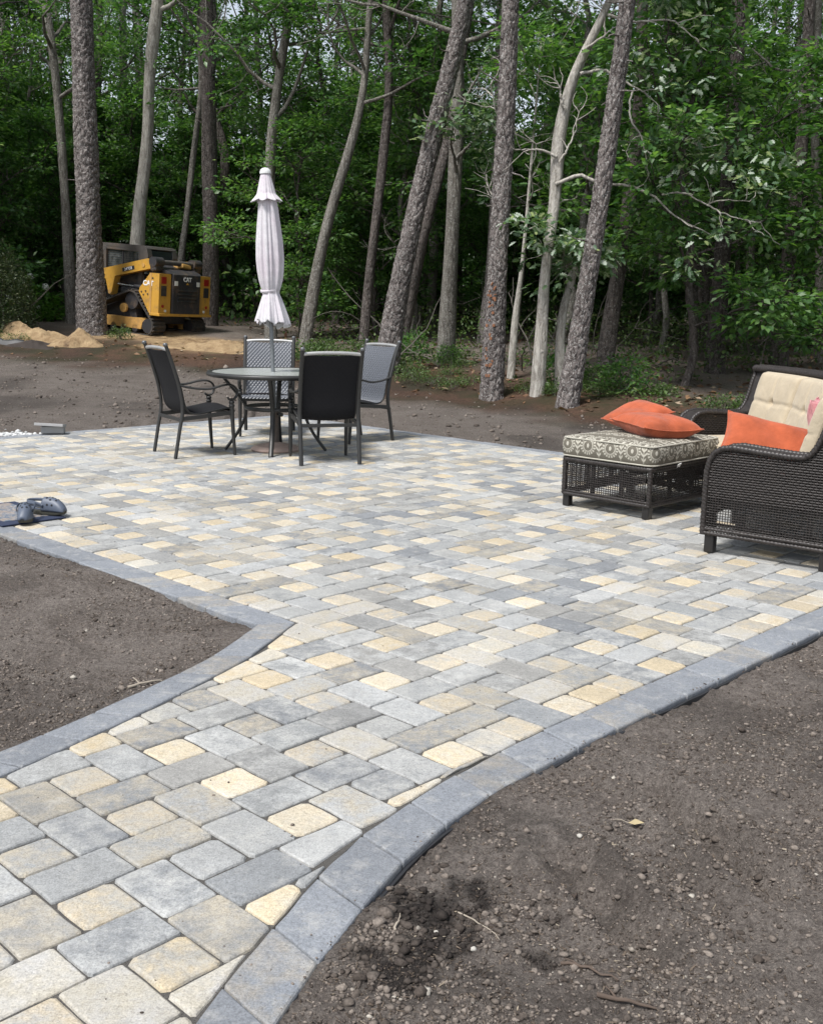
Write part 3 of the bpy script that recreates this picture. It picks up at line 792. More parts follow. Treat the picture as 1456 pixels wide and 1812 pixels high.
def fabric(name, col, var=0.10, wscale=500.0, col2=None):
    m, nt, b = newmat(name); v = objco(nt)
    c = mixc(nt, ramp(nt, noise(nt, v, 9, 5), [(0.3, 0.0), (0.7, 1.0)]), tuple(x * (1 - var) for x in col), col2 or tuple(min(1, x * (1 + var)) for x in col))
    ww = mth(nt, 'ADD', noise(nt, scalev(nt, v, (1, 1, 0.15)), wscale, 2), noise(nt, scalev(nt, v, (0.15, 0.15, 1)), wscale, 2))
    c = mixc(nt, 1.0, c, ramp(nt, mth(nt, 'MULTIPLY', ww, 0.5), [(0.0, 0.90), (1.0, 1.06)]), 'MULTIPLY')
    nt.links.new(c, b.inputs['Base Color']); b.inputs['Roughness'].default_value = 0.9; b.inputs['Specular IOR Level'].default_value = 0.2; b.inputs['Sheen Weight'].default_value = 0.2
    wr = mth(nt, 'ADD', noise(nt, v, 9, 4, 0.55, 1.2), mth(nt, 'MULTIPLY', noise(nt, v, 26, 4, 0.6, 0.8), 0.4))
    bump(nt, b, mth(nt, 'ADD', mth(nt, 'MULTIPLY', ww, 0.12), wr), 0.42, 0.016); return m
M_CREAM = fabric('cream_cloth', (0.45, 0.38, 0.275))
M_ORANGE = fabric('orange_cloth', (0.37, 0.085, 0.035), 0.22)
M_ROSE = fabric('rose_cloth', (0.60, 0.09, 0.14), 0.4, col2=(0.75, 0.45, 0.45))

# ---- ottoman
ax, ay = Vector((ST, -CT, 0)), Vector((CT, ST, 0))      # patio directions
oc = Vector((1.57, 6.97, 0)) - ax * 0.352 + ay * 0.43
ot = empty('ottoman', (oc.x, oc.y, 0.001), math.atan2(ax.y, ax.x)); tag(ot, 'dark wicker ottoman with open woven sides on black feet', 'ottoman')
OX, OY, OZ0, OZ1 = 0.352, 0.43, 0.085, 0.335
def rrect(hx, hy, r, n=6):
    pts = []
    for cx, cy, a0 in ((hx - r, hy - r, 0), (-hx + r, hy - r, 90), (-hx + r, -hy + r, 180), (hx - r, -hy + r, 270)):
        for k in range(n + 1):
            a = R(a0 + 90 * k / n); pts.append((cx + r * math.cos(a), cy + r * math.sin(a)))
    return pts
def side_fn(p, q, bow=0.0):
    def fn(s, t):
        x = p[0] + (q[0] - p[0]) * s; y = p[1] + (q[1] - p[1]) * s
        zb = OZ0 + 0.012 * math.sin(math.pi * s)
        return (x, y, zb + (OZ1 - zb) * t)
    return fn
r_ = 0.03
for p, q, n in (((-OX + r_, -OY), (OX - r_, -OY), 42), ((OX, -OY + r_), (OX, OY - r_), 50), ((OX - r_, OY), (-OX + r_, OY), 42), ((-OX, OY - r_), (-OX, -OY + r_), 50)):
    weave_panel('woven_panel', ot, side_fn(p, q), n - 6, 16, 0.0029, 0.0027)
rr = rrect(OX, OY, r_); rr = rr + rr[:1]
mb = MB(); braid(mb, [(x, y, OZ1) for x, y in rr], 0.019); mb.build('top_rim', M_WIC, ot)
mb = MB(); braid(mb, [(x, y, OZ0 + 0.006) for x, y in rr], 0.013); braid(mb, [(x * 0.995, y * 0.995, OZ0 + 0.026) for x, y in rr], 0.008); mb.build('bottom_rim', M_WIC, ot)
for sx in (-1, 1):
    for sy in (-1, 1):
        mb = MB(); braid(mb, [(sx * (OX - 0.008), sy * (OY - 0.008), OZ0), (sx * (OX - 0.008), sy * (OY - 0.008), OZ1)], 0.018); mb.build('corner_post', M_WIC, ot)
        MB().box((sx * (OX - 0.028), sy * (OY - 0.028), 0.046), (0.052, 0.052, 0.092), bev=0.006).build('foot', M_FOOT, ot)
bars = []
for sx in (-0.33, 0.33): bars += [((sx * OX, 0, 0.20), (0.022, OY * 2 - 0.06, 0.03)), ((sx * OX, -OY + 0.02, 0.20), (0.024, 0.020, 0.22)), ((sx * OX, OY - 0.02, 0.20), (0.024, 0.020, 0.22))]
for sy in (-0.35, 0.35): bars += [((0, sy * OY, 0.302), (OX * 2 - 0.05, 0.03, 0.022)), ((OX - 0.02, sy * OY, 0.20), (0.020, 0.024, 0.22)), ((-OX + 0.02, sy * OY, 0.20), (0.020, 0.024, 0.22))]
for c_, d_ in bars: MB().box(c_, d_).build('support_bar', M_FOOT, ot)
MB().box((0, 0, OZ1 - 0.004), (OX * 2 - 0.03, OY * 2 - 0.03, 0.010)).build('seat_deck', M_FOOT, ot)

def medallion_mat():
    m, nt, b = newmat('medallion_cloth')
    uv = nd(nt, 'ShaderNodeAttribute', attribute_name='cloth_uv').outputs['Vector']
    sx = nd(nt, 'ShaderNodeSeparateXYZ'); nt.links.new(uv, sx.inputs[0])
    P = 0.176
    def cell(off_u, off_v):
        fu = mth(nt, 'SUBTRACT', mth(nt, 'MODULO', mth(nt, 'ADD', sx.outputs[0], 20 * P + off_u), P), P / 2)
        fv = mth(nt, 'SUBTRACT', mth(nt, 'MODULO', mth(nt, 'ADD', sx.outputs[1], 20 * 0.19 + off_v), 0.19), 0.095)
        return fu, fv
    fu, fv = cell(0, 0)
    d = mth(nt, 'SQRT', mth(nt, 'ADD', mth(nt, 'MULTIPLY', fu, fu), mth(nt, 'MULTIPLY', fv, fv)))
    ang = mth(nt, 'ARCTAN2', fv, fu)
    def band(c, w): return mth(nt, 'LESS_THAN', mth(nt, 'ABSOLUTE', mth(nt, 'SUBTRACT', d, c)), w)
    teeth = mth(nt, 'GREATER_THAN', mth(nt, 'SINE', mth(nt, 'MULTIPLY', ang, 18.0)), -0.25)
    r1 = mth(nt, 'MULTIPLY', band(0.0565, 0.0075), teeth)
    r2 = band(0.0385, 0.0026); r4 = band(0.0455, 0.0012)
    dot = mth(nt, 'LESS_THAN', mth(nt, 'SQRT', mth(nt, 'ADD', mth(nt, 'MULTIPLY', mth(nt, 'MULTIPLY', fu, fu), 1.7), mth(nt, 'MULTIPLY', mth(nt, 'MULTIPLY', fv, fv), 0.7))), 0.0125)
    gu, gv = cell(P / 2, 0)
    au = mth(nt, 'ABSOLUTE', gu)
    stem = mth(nt, 'LESS_THAN', au, 0.0022)
    lf = mth(nt, 'SINE', mth(nt, 'MULTIPLY', mth(nt, 'SUBTRACT', gv, au), 190.0))
    leaf = mth(nt, 'MULTIPLY', mth(nt, 'GREATER_THAN', lf, 0.1), mth(nt, 'LESS_THAN', au, mth(nt, 'MULTIPLY_ADD', mth(nt, 'ABSOLUTE', gv), -0.20, 0.024)))
    inr = mth(nt, 'LESS_THAN', mth(nt, 'ABSOLUTE', gv), 0.075)
    pl_ = mth(nt, 'MULTIPLY', mth(nt, 'MAXIMUM', stem, leaf), inr)
    f = mth(nt, 'MINIMUM', mth(nt, 'ADD', mth(nt, 'ADD', mth(nt, 'ADD', r1, r2), mth(nt, 'ADD', r4, dot)), pl_), 1.0)
    f = mth(nt, 'MULTIPLY', f, ramp(nt, noise(nt, uv, 160, 3), [(0.3, 0.72), (0.6, 1.0)]))
    c = mixc(nt, f, mixc(nt, noise(nt, uv, 12, 4), (0.120, 0.110, 0.088), (0.170, 0.156, 0.128)), (0.47, 0.45, 0.385))
    nt.links.new(c, b.inputs['Base Color']); b.inputs['Roughness'].default_value = 0.9; b.inputs['Specular IOR Level'].default_value = 0.2
    bump(nt, b, mth(nt, 'ADD', noise(nt, uv, 900, 2), mth(nt, 'MULTIPLY', noise(nt, uv, 22, 3), 2.0)), 0.25, 0.006); return m
M_MED = medallion_mat()
oq = empty('ottoman_cushion', (oc.x, oc.y, 0.001), math.atan2(ax.y, ax.x)); tag(oq, 'grey cushion with white medallion print lying on the wicker ottoman', 'cushion')
def ottoman_cushion():
    hx, hy, z0, z1 = 0.37, 0.447, OZ1 + 0.018, OZ1 + 0.160
    V, F, UVl = [], [], []
    sec = [(-0.030, 0.0), (-0.008, 0.006), (0.0, 0.018), (0.004, 0.05), (0.006, 0.075), (0.003, 0.11), (-0.004, 0.128), (-0.018, 0.140), (-0.05, 0.146)]
    base = rrect(hx, hy, 0.055, 5); n = len(base); per = [0]
    base2 = []
    for i in range(n):      # subdivide straight runs
        p, q = Vector(base[i]), Vector(base[(i + 1) % n]); L = (q - p).length; k = max(1, int(L / 0.035))
        for j in range(k): base2.append(p.lerp(q, j / k))
    n = len(base2)
    for i in range(n): per.append(per[-1] + (base2[(i + 1) % n] - base2[i]).length)
    nrm = []
    for i in range(n):
        t = (base2[(i + 1) % n] - base2[i - 1]).normalized(); nrm.append(Vector((t.y, -t.x)))
    for (off, z) in sec:
        for i in range(n):
            wob = 0.004 * math.sin(per[i] * 21) + 0.003 * math.sin(per[i] * 47 + 1)
            p = base2[i] + nrm[i] * (off + wob); V.append((p.x, p.y, z0 + z + 0.4 * wob))
    ns = len(sec); uvs = []
    for k in range(ns - 1):
        for i in range(n):
            F.append((k * n + i, k * n + (i + 1) % n, (k + 1) * n + (i + 1) % n, (k + 1) * n + i))
            uvs.append([(per[i], sec[k][1]), (per[i + 1], sec[k][1]), (per[i + 1], sec[k + 1][1]), (per[i], sec[k + 1][1])])
    # top, rings towards the centre
    last = (ns - 1) * n; m = 7
    for r in range(1, m + 1):
        s = 1 - r / (m + 0.3)
        for i in range(n):
            p = Vector(V[last + i]); V.append((p.x * s, p.y * s, z0 + 0.146 + 0.020 * (1 - s * s) + 0.003 * math.sin(9 * p.x * s + 4) * math.sin(8 * p.y * s)))
    for r in range(m):
        a = last + r * n if r else last; a = (ns - 1 + r) * n; c = (ns + r) * n
        for i in range(n):
            f = (a + i, a + (i + 1) % n, c + (i + 1) % n, c + i); F.append(f); uvs.append([(V[q][0] + 0.3, V[q][1] + 0.1) for q in f])
    f = tuple((ns - 1 + m) * n + i for i in range(n)); F.append(f); uvs.append([(V[q][0] + 0.3, V[q][1] + 0.1) for q in f])
    f = tuple(range(n - 1, -1, -1)); F.append(f); uvs.append([(V[q][0], V[q][1]) for q in f])
    me = bpy.data.meshes.new('cushion_body'); me.from_pydata(V, [], F); me.polygons.foreach_set('use_smooth', [True] * len(F))
    at = me.attributes.new('cloth_uv', 'FLOAT_VECTOR', 'CORNER'); k = 0
    for u in uvs:
        for (a, b_) in u: at.data[k].vector = (a, b_, 0); k += 1
    me.materials.append(M_MED); link(bpy.data.objects.new('cushion_body', me), oq)
    M_PIP = fabric('piping_cloth', (0.42, 0.40, 0.34))
    for z, off in ((0.010, 0.000), (0.134, -0.004)):
        MB().tube([(*(base2[i % n] + nrm[i % n] * off), z0 + z) for i in range(n + 1)], 0.0055, 6, cap=False).build('piping', M_PIP, oq)
    MB().box((hx + 0.004, -hy + 0.33, z0 - 0.012), (0.004, 0.035, 0.03), Euler((0.25, 0.5, 0))).build('care_tag', simple('white_tag', (0.8, 0.8, 0.78), 0.6, 0.03), oq)
ottoman_cushion()

def pillow(name, label, loc, rot, w, h, th, mat, seed=0, cat='pillow', group=None):
    rd = random.Random(seed); ph = [rd.uniform(0, 6) for _ in range(6)]
    root = empty(name, loc); root.rotation_euler = rot; tag(root, label, cat, group)
    def fn(u, v, hh):
        a, c = 2 * u - 1, 2 * v - 1
        k = 1 - 0.075 * (1 - c * c) * abs(a) ** 3; k2 = 1 - 0.075 * (1 - a * a) * abs(c) ** 3
        wr = 0.006 * math.sin(7 * a + ph[0] + 3 * c) * (1 - a * a) * (1 - c * c) + 0.004 * math.sin(13 * c + 6 * a + ph[1]) * (abs(a * c))
        return (a * w / 2 * k, c * h / 2 * k2, hh + (wr if hh > 0 else -wr * 0.5) + 0.012 * math.sin(2.2 * a + ph[2]))
    cov = cushion(MB(), fn, 30, 30, th, 0.55, 3.2).build('cover', mat, root)
    edge = []
    for k in range(4):
        for i in range(16):
            t = i / 16; u, v = [(t, 0), (1, t), (1 - t, 1), (0, 1 - t)][k]; edge.append(fn(u, v, 0.0))
    MB().tube(edge + edge[:1], 0.0045, 6, cap=False).build('piping', mat, cov)
    return root
ctop = OZ1 + 0.018 + 0.165
def otw(lx, ly, z): 
    p = oc + ax * lx + ay * ly; return (p.x, p.y, z)
pillow('throw_pillow', 'orange throw pillow lying flat on the ottoman, in front of the other', otw(0.09, 0.03, ctop + 0.062), (R(2), R(2), R(20)), 0.47, 0.46, 0.088, M_ORANGE, 1, group='orange throw pillows')
pillow('throw_pillow', 'orange throw pillow tilted up behind another one on the ottoman', otw(-0.14, 0.15, ctop + 0.105), (R(5), R(-15), R(24)), 0.36, 0.40, 0.066, M_ORANGE, 2, group='orange throw pillows')

# ---- curved sofa
SC = Vector((0.04, 7.41, 0)); TN, TF = R(-39.0), R(21.0); R1, R2 = 2.12, 2.95
SO = Vector((2.45, 6.95, 0)); so = empty('sofa', (SO.x, SO.y, 0.001)); tag(so, 'curved dark wicker sofa with rounded arms at the right edge of the patio', 'sofa')
def sp(r, th, z, tan=0.0):
    return (SC.x - SO.x + r * math.cos(th) - tan * math.sin(th), SC.y - SO.y + r * math.sin(th) + tan * math.cos(th), z)
AZ = [(0.0, 0.47), (0.012, 0.535), (0.04, 0.585), (0.085, 0.612), (0.15, 0.622), (0.30, 0.612), (0.47, 0.604), (0.545, 0.608), (0.585, 0.632), (0.615, 0.68), (0.64, 0.75), (0.665, 0.84), (0.69, 0.905), (0.72, 0.935), (0.82, 0.945)]
def az(r): return float(np.interp(r, [p[0] for p in AZ], [p[1] for p in AZ]))
def arm(th, sg):
    """sg +1: inside of the sofa lies towards growing angle"""
    for tan, nm in ((0.0, 'woven_panel'), (0.145 * sg, 'woven_panel')):
        zb0 = 0.115
        def fn(s, t): return sp(R1 + 0.01 + 0.80 * s, th, zb0 + t * 0.85, tan)
        def inside(s, t): return (0.30 if tan else 0.0) < zb0 + t * 0.85 < az(0.01 + 0.80 * s) - 0.012
        weave_panel(nm, so, fn, 50, 58, 0.0021, (lambda t: 0.0020 if 0.05 < t < 0.25 else 0.0044) if tan == 0 else 0.0046, inside)
    line = [(R1, th, 0.105)] + [(R1 + r, th, z) for r, z in AZ] + [(R1 + 0.82, th, 0.105)]
    for tan in (0.0, 0.145 * sg):
        mb = MB(); braid(mb, [sp(r, t, z, tan) for r, t, z in line], 0.017); braid(mb, [sp(R1, th, 0.115, tan), sp(R1 + 0.8, th, 0.115, tan)], 0.012); braid(mb, [sp(R1, th, 0.140, tan), sp(R1 + 0.8, th, 0.140, tan)], 0.010)
        mb.build('arm_rim', M_WIC, so)
    pr = resample([(p[0], p[2], 0) for p in line], 0.012)
    woven_skin('arm_top', so, lambda s, t: sp(pr[min(int(round(s * (len(pr) - 1))), len(pr) - 1)].x, th, pr[min(int(round(s * (len(pr) - 1))), len(pr) - 1)].y + 0.004, 0.145 * sg * t), len(pr) - 1, 18, 0.003, sg)
    for r in (0.04, 0.70):
        for tan in (0.03 * sg,): MB().box(sp(R1 + r, th, 0.054, tan), (0.056, 0.056, 0.108), Euler((0, 0, th)), 0.006).build('foot', M_FOOT, so)
    for r in (0.40, 0.58): MB().box(sp(R1 + r, th, 0.30, 0.11 * sg), (0.03, 0.03, 0.38), Euler((0, 0, th))).build('support_bar', M_FOOT, so)
    MB().box(sp(R1 + 0.4, th, 0.29, 0.12 * sg), (0.74, 0.03, 0.035), Euler((0, 0, th))).build('support_bar', M_FOOT, so)
arm(TN, 1); arm(TF, -1)
def lean(z): return 2.66 + 0.16 * (z - 0.35) / 0.6
woven_skin('back_inner', so, lambda s, t: sp(lean(0.30 + 0.63 * t), TN + (TF - TN) * s, 0.30 + 0.63 * t), 360, 70, 0.0035, -1)
woven_skin('back_outer', so, lambda s, t: sp(R2, TN + (TF - TN) * s, 0.31 + 0.63 * t), 300, 60, 0.0035, 1)
weave_panel('woven_panel', so, lambda s, t: sp(R2, TN + (TF - TN) * s, 0.115 + 0.19 * t), 170, 13, 0.0024, 0.0024)
mb = MB(); braid(mb, [sp(2.80, TN + (TF - TN) * k / 40, 0.937) for k in range(41)], 0.026); braid(mb, [sp(2.85, TN + (TF - TN) * k / 40, 0.945) for k in range(41)], 0.022); braid(mb, [sp(2.91, TN + (TF - TN) * k / 40, 0.937) for k in range(41)], 0.026)
mb.build('back_rim', M_WIC, so)
ta, tf_ = TN + 0.145 / R1 * 1.0, TF - 0.145 / R1
weave_panel('woven_panel', so, lambda s, t: sp(R1 + 0.02, ta + (tf_ - ta) * s, 0.225 + 0.078 * t), 130, 6, 0.0024, 0.0024)
mb = MB(); braid(mb, [sp(R1 + 0.02, ta + (tf_ - ta) * k / 40, 0.305) for k in range(41)], 0.017); braid(mb, [sp(R1 + 0.02, ta + (tf_ - ta) * k / 40, 0.222) for k in range(41)], 0.011); mb.build('front_rim', M_WIC, so)
mb = MB().grid(lambda s, t: sp(R1 + 0.03 + 0.62 * t, ta + (tf_ - ta) * s, 0.305), 30, 4); mb.build('seat_deck', M_FOOT, so)
for k in range(1, 5):
    th = TN + (TF - TN) * k / 5
    for r in (0.05, 0.6): MB().box(sp(R1 + r, th, 0.20), (0.03, 0.03, 0.2), Euler((0, 0, th))).build('support_bar', M_FOOT, so)
for k in range(1, 3):
    th = TN + (TF - TN) * k / 3
    for r in (0.06, 0.72): MB().box(sp(R1 + r, th, 0.054), (0.056, 0.056, 0.108), Euler((0, 0, th)), 0.006).build('foot', M_FOOT, so)

def wpt(r, th, z): return (SC.x + r * math.cos(th), SC.y + r * math.sin(th), z)
tb0, tb1 = TN + 0.155 / 2.5, TF - 0.23 / 2.6
NC = 4
for k in range(NC):
    a0 = tb0 + (tb1 - tb0) * k / NC + 0.004; a1 = tb0 + (tb1 - tb0) * (k + 1) / NC - 0.004
    where = ['nearest the camera', 'second from the camera', 'third from the camera', 'farthest from the camera'][k]
    sc_ = empty('seat_cushion', (0, 0, 0)); tag(sc_, 'cream seat cushion on the wicker sofa, ' + where, 'cushion', 'seat cushions of the wicker sofa')
    ctr = Vector(wpt(R1 + 0.3, (a0 + a1) / 2, 0.315)); sc_.location = ctr
    def fn(u, v, h): 
        p = Vector(wpt(R1 - 0.02 + 0.60 * v, a0 + (a1 - a0) * u, 0.39 + h)); return tuple(p - ctr)
    cov = cushion(MB(), fn, 26, 22, 0.072, 0.16, 8).build('cover', M_CREAM, sc_)
    MB().tube([fn(u, 0.005, 0.05) for u in [i / 14 for i in range(15)]], 0.005, 6).build('piping', M_CREAM, cov)
    bc = empty('back_cushion', (0, 0, 0)); tag(bc, 'cream tufted back cushion on the wicker sofa, ' + where, 'cushion', 'back cushions of the wicker sofa')
    ctr2 = Vector(wpt(2.60, (a0 + a1) / 2, 0.47)); bc.location = ctr2
    gs = lambda x, s: math.exp(-(x / s) ** 2)
    dents = (lambda u, v: 0.5 * gs(math.hypot((u - 0.5) * 1.1, v - 0.55), 0.05), lambda u, v: 0.13 * gs(v - 0.55 - 0.01 * math.sin(9 * u), 0.03), lambda u, v: 0.12 * gs(u - 0.5 - 0.05 * (v - 0.55), 0.025) * (1 if v > 0.55 else 0.25))
    def fb(u, v, h):
        z = 0.455 + 0.475 * v; rr_ = lean(z) - 0.085 - h * (1 if h > 0 else 0.75)
        wr = 0.0015 * math.sin(19 * u + 5 * v) * math.sin(9 * v + 2) if h > 0 else 0
        p = Vector(wpt(rr_ + wr, a0 + (a1 - a0) * u, z)); return tuple(p - ctr2)
    cov = cushion(MB(), fb, 48, 48, 0.080, 0.20, 7, dents).build('cover', M_CREAM, bc)
    bp = Vector(fb(0.5, 0.55, 0.088 * 0.30)); bt = MB().lathe([(0, 0.009), (0.010, 0.007), (0.015, 0.0), (0.012, -0.006)], 12).build('button', M_CREAM, cov)
    bt.location = bp; bt.rotation_euler = (0, R(-85), (a0 + a1) / 2)
pth = TN + 0.33
pp = wpt(R1 + 0.20, TN + 0.235, 0.600)
pillow('throw_pillow', 'orange throw pillow leaning on the near arm of the wicker sofa', pp, (R(46), R(12), R(-14)), 0.54, 0.33, 0.10, M_ORANGE, 5, group='orange throw pillows')
pillow('throw_pillow', 'rose pink patterned pillow edge at the far right of the wicker sofa', wpt(2.60, TN + 0.275, 0.70), (R(75), 0, R(60)), 0.36, 0.36, 0.06, M_ROSE, 6)
# ------------------------------------------------------------------ compact track loader
M_YEL = simple('loader_yellow', (0.52, 0.285, 0.045), 0.42, 0.16, 6, spec=0.45)
M_YELD = simple('dusty_yellow', (0.46, 0.26, 0.07), 0.7, 0.35, 9)
M_BLK = simple('loader_black', (0.030, 0.030, 0.034), 0.48, 0.25, 8)
M_CAB = simple('cab_grey', (0.078, 0.071, 0.066), 0.6, 0.3, 5)
M_RUB = simple('track_rubber', (0.040, 0.037, 0.034), 0.85, 0.45, 14, bmp=0.4)
M_STEEL = simple('cylinder_steel', (0.55, 0.55, 0.56), 0.22, 0.08, 10, metal=0.9)
M_WHT = simple('decal_white', (0.80, 0.80, 0.79), 0.5, 0.03)
M_REDL = simple('red_reflector', (0.30, 0.018, 0.015), 0.3, 0.1)
M_LAMP = simple('lamp_lens', (0.72, 0.72, 0.68), 0.2, 0.05)
def muddy(m, col=(0.16, 0.11, 0.07)):
    nt = m.node_tree; b = nt.nodes['Principled BSDF']; old = b.inputs['Base Color'].links[0].from_socket; v = objco(nt)
    f = mth(nt, 'MULTIPLY', ramp(nt, noise(nt, v, 3.5, 7, 0.75), [(0.50, 0.0), (0.66, 1.0)]), 0.55)
    nt.links.new(mixc(nt, f, old, col), b.inputs['Base Color'])
for m_ in (M_YEL, M_YELD, M_BLK, M_CAB, M_RUB): muddy(m_)
def dark_glass():
    m, nt, b = newmat('dark_glass'); v = objco(nt)
    nt.links.new(mixc(nt, noise(nt, v, 3, 3), (0.020, 0.026, 0.028), (0.045, 0.055, 0.058)), b.inputs['Base Color']); b.inputs['Roughness'].default_value = 0.06; b.inputs['Specular IOR Level'].default_value = 0.8; return m
M_GLS = dark_glass()
ld = empty('track_loader', (SKID_X, SKID_Y, gz(SKID_X, SKID_Y) - 0.03)); ld.rotation_euler = (R(1.0), R(-3.5), R(150)); ld.scale = (0.92, 0.92, 0.90)
tag(ld, 'yellow and black compact track loader parked at the edge of the wood', 'loader')
XZ = lambda y: Matrix(((1, 0, 0, 0), (0, 0, 1, y), (0, 1, 0, 0), (0, 0, 0, 1)))      # polygon (x,z) extruded along +y from y
def hull(cs):
    pts = sorted({(round(x + r * math.cos(a * math.pi / 18), 4), round(z + r * math.sin(a * math.pi / 18), 4)) for x, z, r in cs for a in range(36)})
    def half(ps):
        o = []
        for p in ps:
            while len(o) > 1 and (o[-1][0] - o[-2][0]) * (p[1] - o[-2][1]) - (o[-1][1] - o[-2][1]) * (p[0] - o[-2][0]) <= 0: o.pop()
            o.append(p)
        return o
    a, b = half(pts), half(pts[::-1]); return a[:-1] + b[:-1]
wheels = [(-0.98, 0.20, 0.17), (0.98, 0.21, 0.18), (-0.50, 0.72, 0.20)]
for sy in (1, -1):
    tr = empty('track', parent=ld); y0, y1 = (0.45, 0.85) if sy > 0 else (-0.85, -0.45)
    out = hull([(x, z, r + 0.03) for x, z, r in wheels]); inn = hull([(x, z, r) for x, z, r in wheels])
    mb = MB(); P = [Vector((p[0], p[1], 0)) for p in out]; Q = resample([tuple(p) for p in P] + [tuple(P[0])], 0.03); n = len(Q) - 1
    cz = 0.33; vs = []
    for q in Q[:-1]:
        c = Vector((-0.15, cz, 0)); d = (q - c).normalized(); w = q - d * 0.035
        vs += [(q.x, y0, q.y), (q.x, y1, q.y), (w.x, y1, w.y), (w.x, y0, w.y)]
    mb.add(vs, [tuple(((i + di) % n) * 4 + k for di, k in ((0, a), (1, a), (1, b), (0, b))) for i in range(n) for a, b in ((0, 1), (1, 2), (2, 3), (3, 0))])
    Q2 = resample([tuple(p) for p in P] + [tuple(P[0])], 0.085)
    for i in range(len(Q2) - 1):
        t = (Q2[(i + 1) % (len(Q2) - 1)] - Q2[i]).normalized(); nrm = Vector((t.y, -t.x, 0))
        mb.box((Q2[i].x + nrm.x * 0.012, (y0 + y1) / 2, Q2[i].y + nrm.y * 0.012), (0.040, y1 - y0 - 0.02, 0.028), Euler((0, -math.atan2(t.y, t.x), 0)))
    o = mb.build('tread_belt', M_RUB, tr); o['kind'] = 'stuff'
    yo = y1 - 0.03 if sy > 0 else y0 + 0.03
    for x, z, r in wheels: MB().tube([(x, y0 + 0.05, z), (x, y1 - 0.05, z)], r - 0.012, 22).build('wheel', M_BLK, tr)
    MB().tube([(-0.30, yo - 0.02 * sy, 0.55), (-0.30, yo + 0.03 * sy, 0.55)], 0.10, 16).build('wheel_hub', M_YELD, tr)
    MB().prism([(-0.80, 0.12), (0.84, 0.14), (0.90, 0.26), (0.55, 0.34), (-0.70, 0.36), (-0.84, 0.28)], 0.30, XZ(y0 + 0.06)).build('track_frame', M_YELD, tr)
    MB().prism([(-0.62, 0.34), (-0.20, 0.34), (-0.32, 0.66), (-0.55, 0.70)], 0.2, XZ(y0 + 0.10)).build('drive_case', M_BLK, tr)
    for x in (-0.62, -0.3, 0.02, 0.34, 0.66): MB().tube([(x, y0 + 0.06, 0.125), (x, y1 - 0.04, 0.125)], 0.085, 14).build('roller', M_BLK, tr)
MB().box((0.05, 0, 0.62), (2.0, 0.86, 0.74), bev=0.03).build('chassis', M_BLK, ld)
MB().box((-0.55, 0, 0.93), (1.1, 1.26, 0.14), bev=0.02).build('deck', M_BLK, ld)
# rear towers
for sy in (1, -1):
    y0 = 0.46 if sy > 0 else -0.82
    tw = MB().prism([(-1.30, 0.50), (-1.02, 0.50), (-0.72, 0.94), (-0.74, 1.02), (-1.04, 1.36), (-1.30, 1.36)], 0.36, XZ(y0)).build('rear_tower', M_YEL, ld)
    yc = y0 + 0.18
    MB().box((-1.302, yc + 0.04 * sy, 1.22), (0.02, 0.15, 0.15)).build('tail_lamp', M_REDL, tw)
    MB().box((-1.303, yc + 0.04 * sy, 0.99), (0.02, 0.16, 0.22)).build('lamp_recess', M_BLK, tw)
    MB().tube([(-1.295, yc + 0.06 * sy, 0.66), (-1.312, yc + 0.06 * sy, 0.66)], 0.035, 14).build('reflector', M_REDL, tw)
    MB().tube([(-1.295, yc - 0.02 * sy, 0.56), (-1.315, yc - 0.02 * sy, 0.56)], 0.03, 14).build('bolt', M_LAMP, tw)
    MB().box((-1.06, y0 + (0.363 if sy > 0 else -0.003), 0.93), (0.06, 0.012, 0.86)).build('panel_seam', M_YELD, tw)
    for bx, bz in ((-0.80, 0.94), (-0.86, 0.88), (-0.92, 0.96), (-0.98, 0.90), (-1.12, 1.25)): MB().tube([(bx, y0 + (0.35 if sy > 0 else 0.01), bz), (bx, y0 + (0.372 if sy > 0 else -0.012), bz)], 0.018, 10).build('bolt', M_BLK, tw)
bp_ = MB().box((-1.20, 0, 0.475), (0.30, 1.68, 0.06), bev=0.01).build('bumper', M_YEL, ld)
dr = MB().box((-1.27, 0, 0.93), (0.16, 0.88, 0.88), bev=0.025).build('rear_door', M_BLK, ld)
for z in (1.02, 0.94, 0.86, 0.78): MB().box((-1.362, 0, z), (0.03, 0.60, 0.035), Euler((0, 0.5, 0))).build('louvre', M_BLK, dr)
MB().box((-1.353, 0, 0.64), (0.012, 0.58, 0.24), bev=0.005).build('door_panel', M_BLK, dr)
for sy in (1, -1): MB().box((-1.356, 0.35 * sy, 1.17), (0.014, 0.09, 0.10)).build('work_lamp', M_LAMP, dr)
MB().prism([(-1.32, 1.37), (-0.50, 1.37), (-0.50, 1.60), (-0.72, 1.58), (-1.20, 1.43)], 1.0, XZ(-0.5)).build('engine_hood', M_BLK, ld)
MB().box((-0.95, -0.25, 1.52), (0.30, 0.32, 0.10), Euler((0.1, 0.25, 0.1)), 0.03).build('sand_clump', M_YELD, ld)
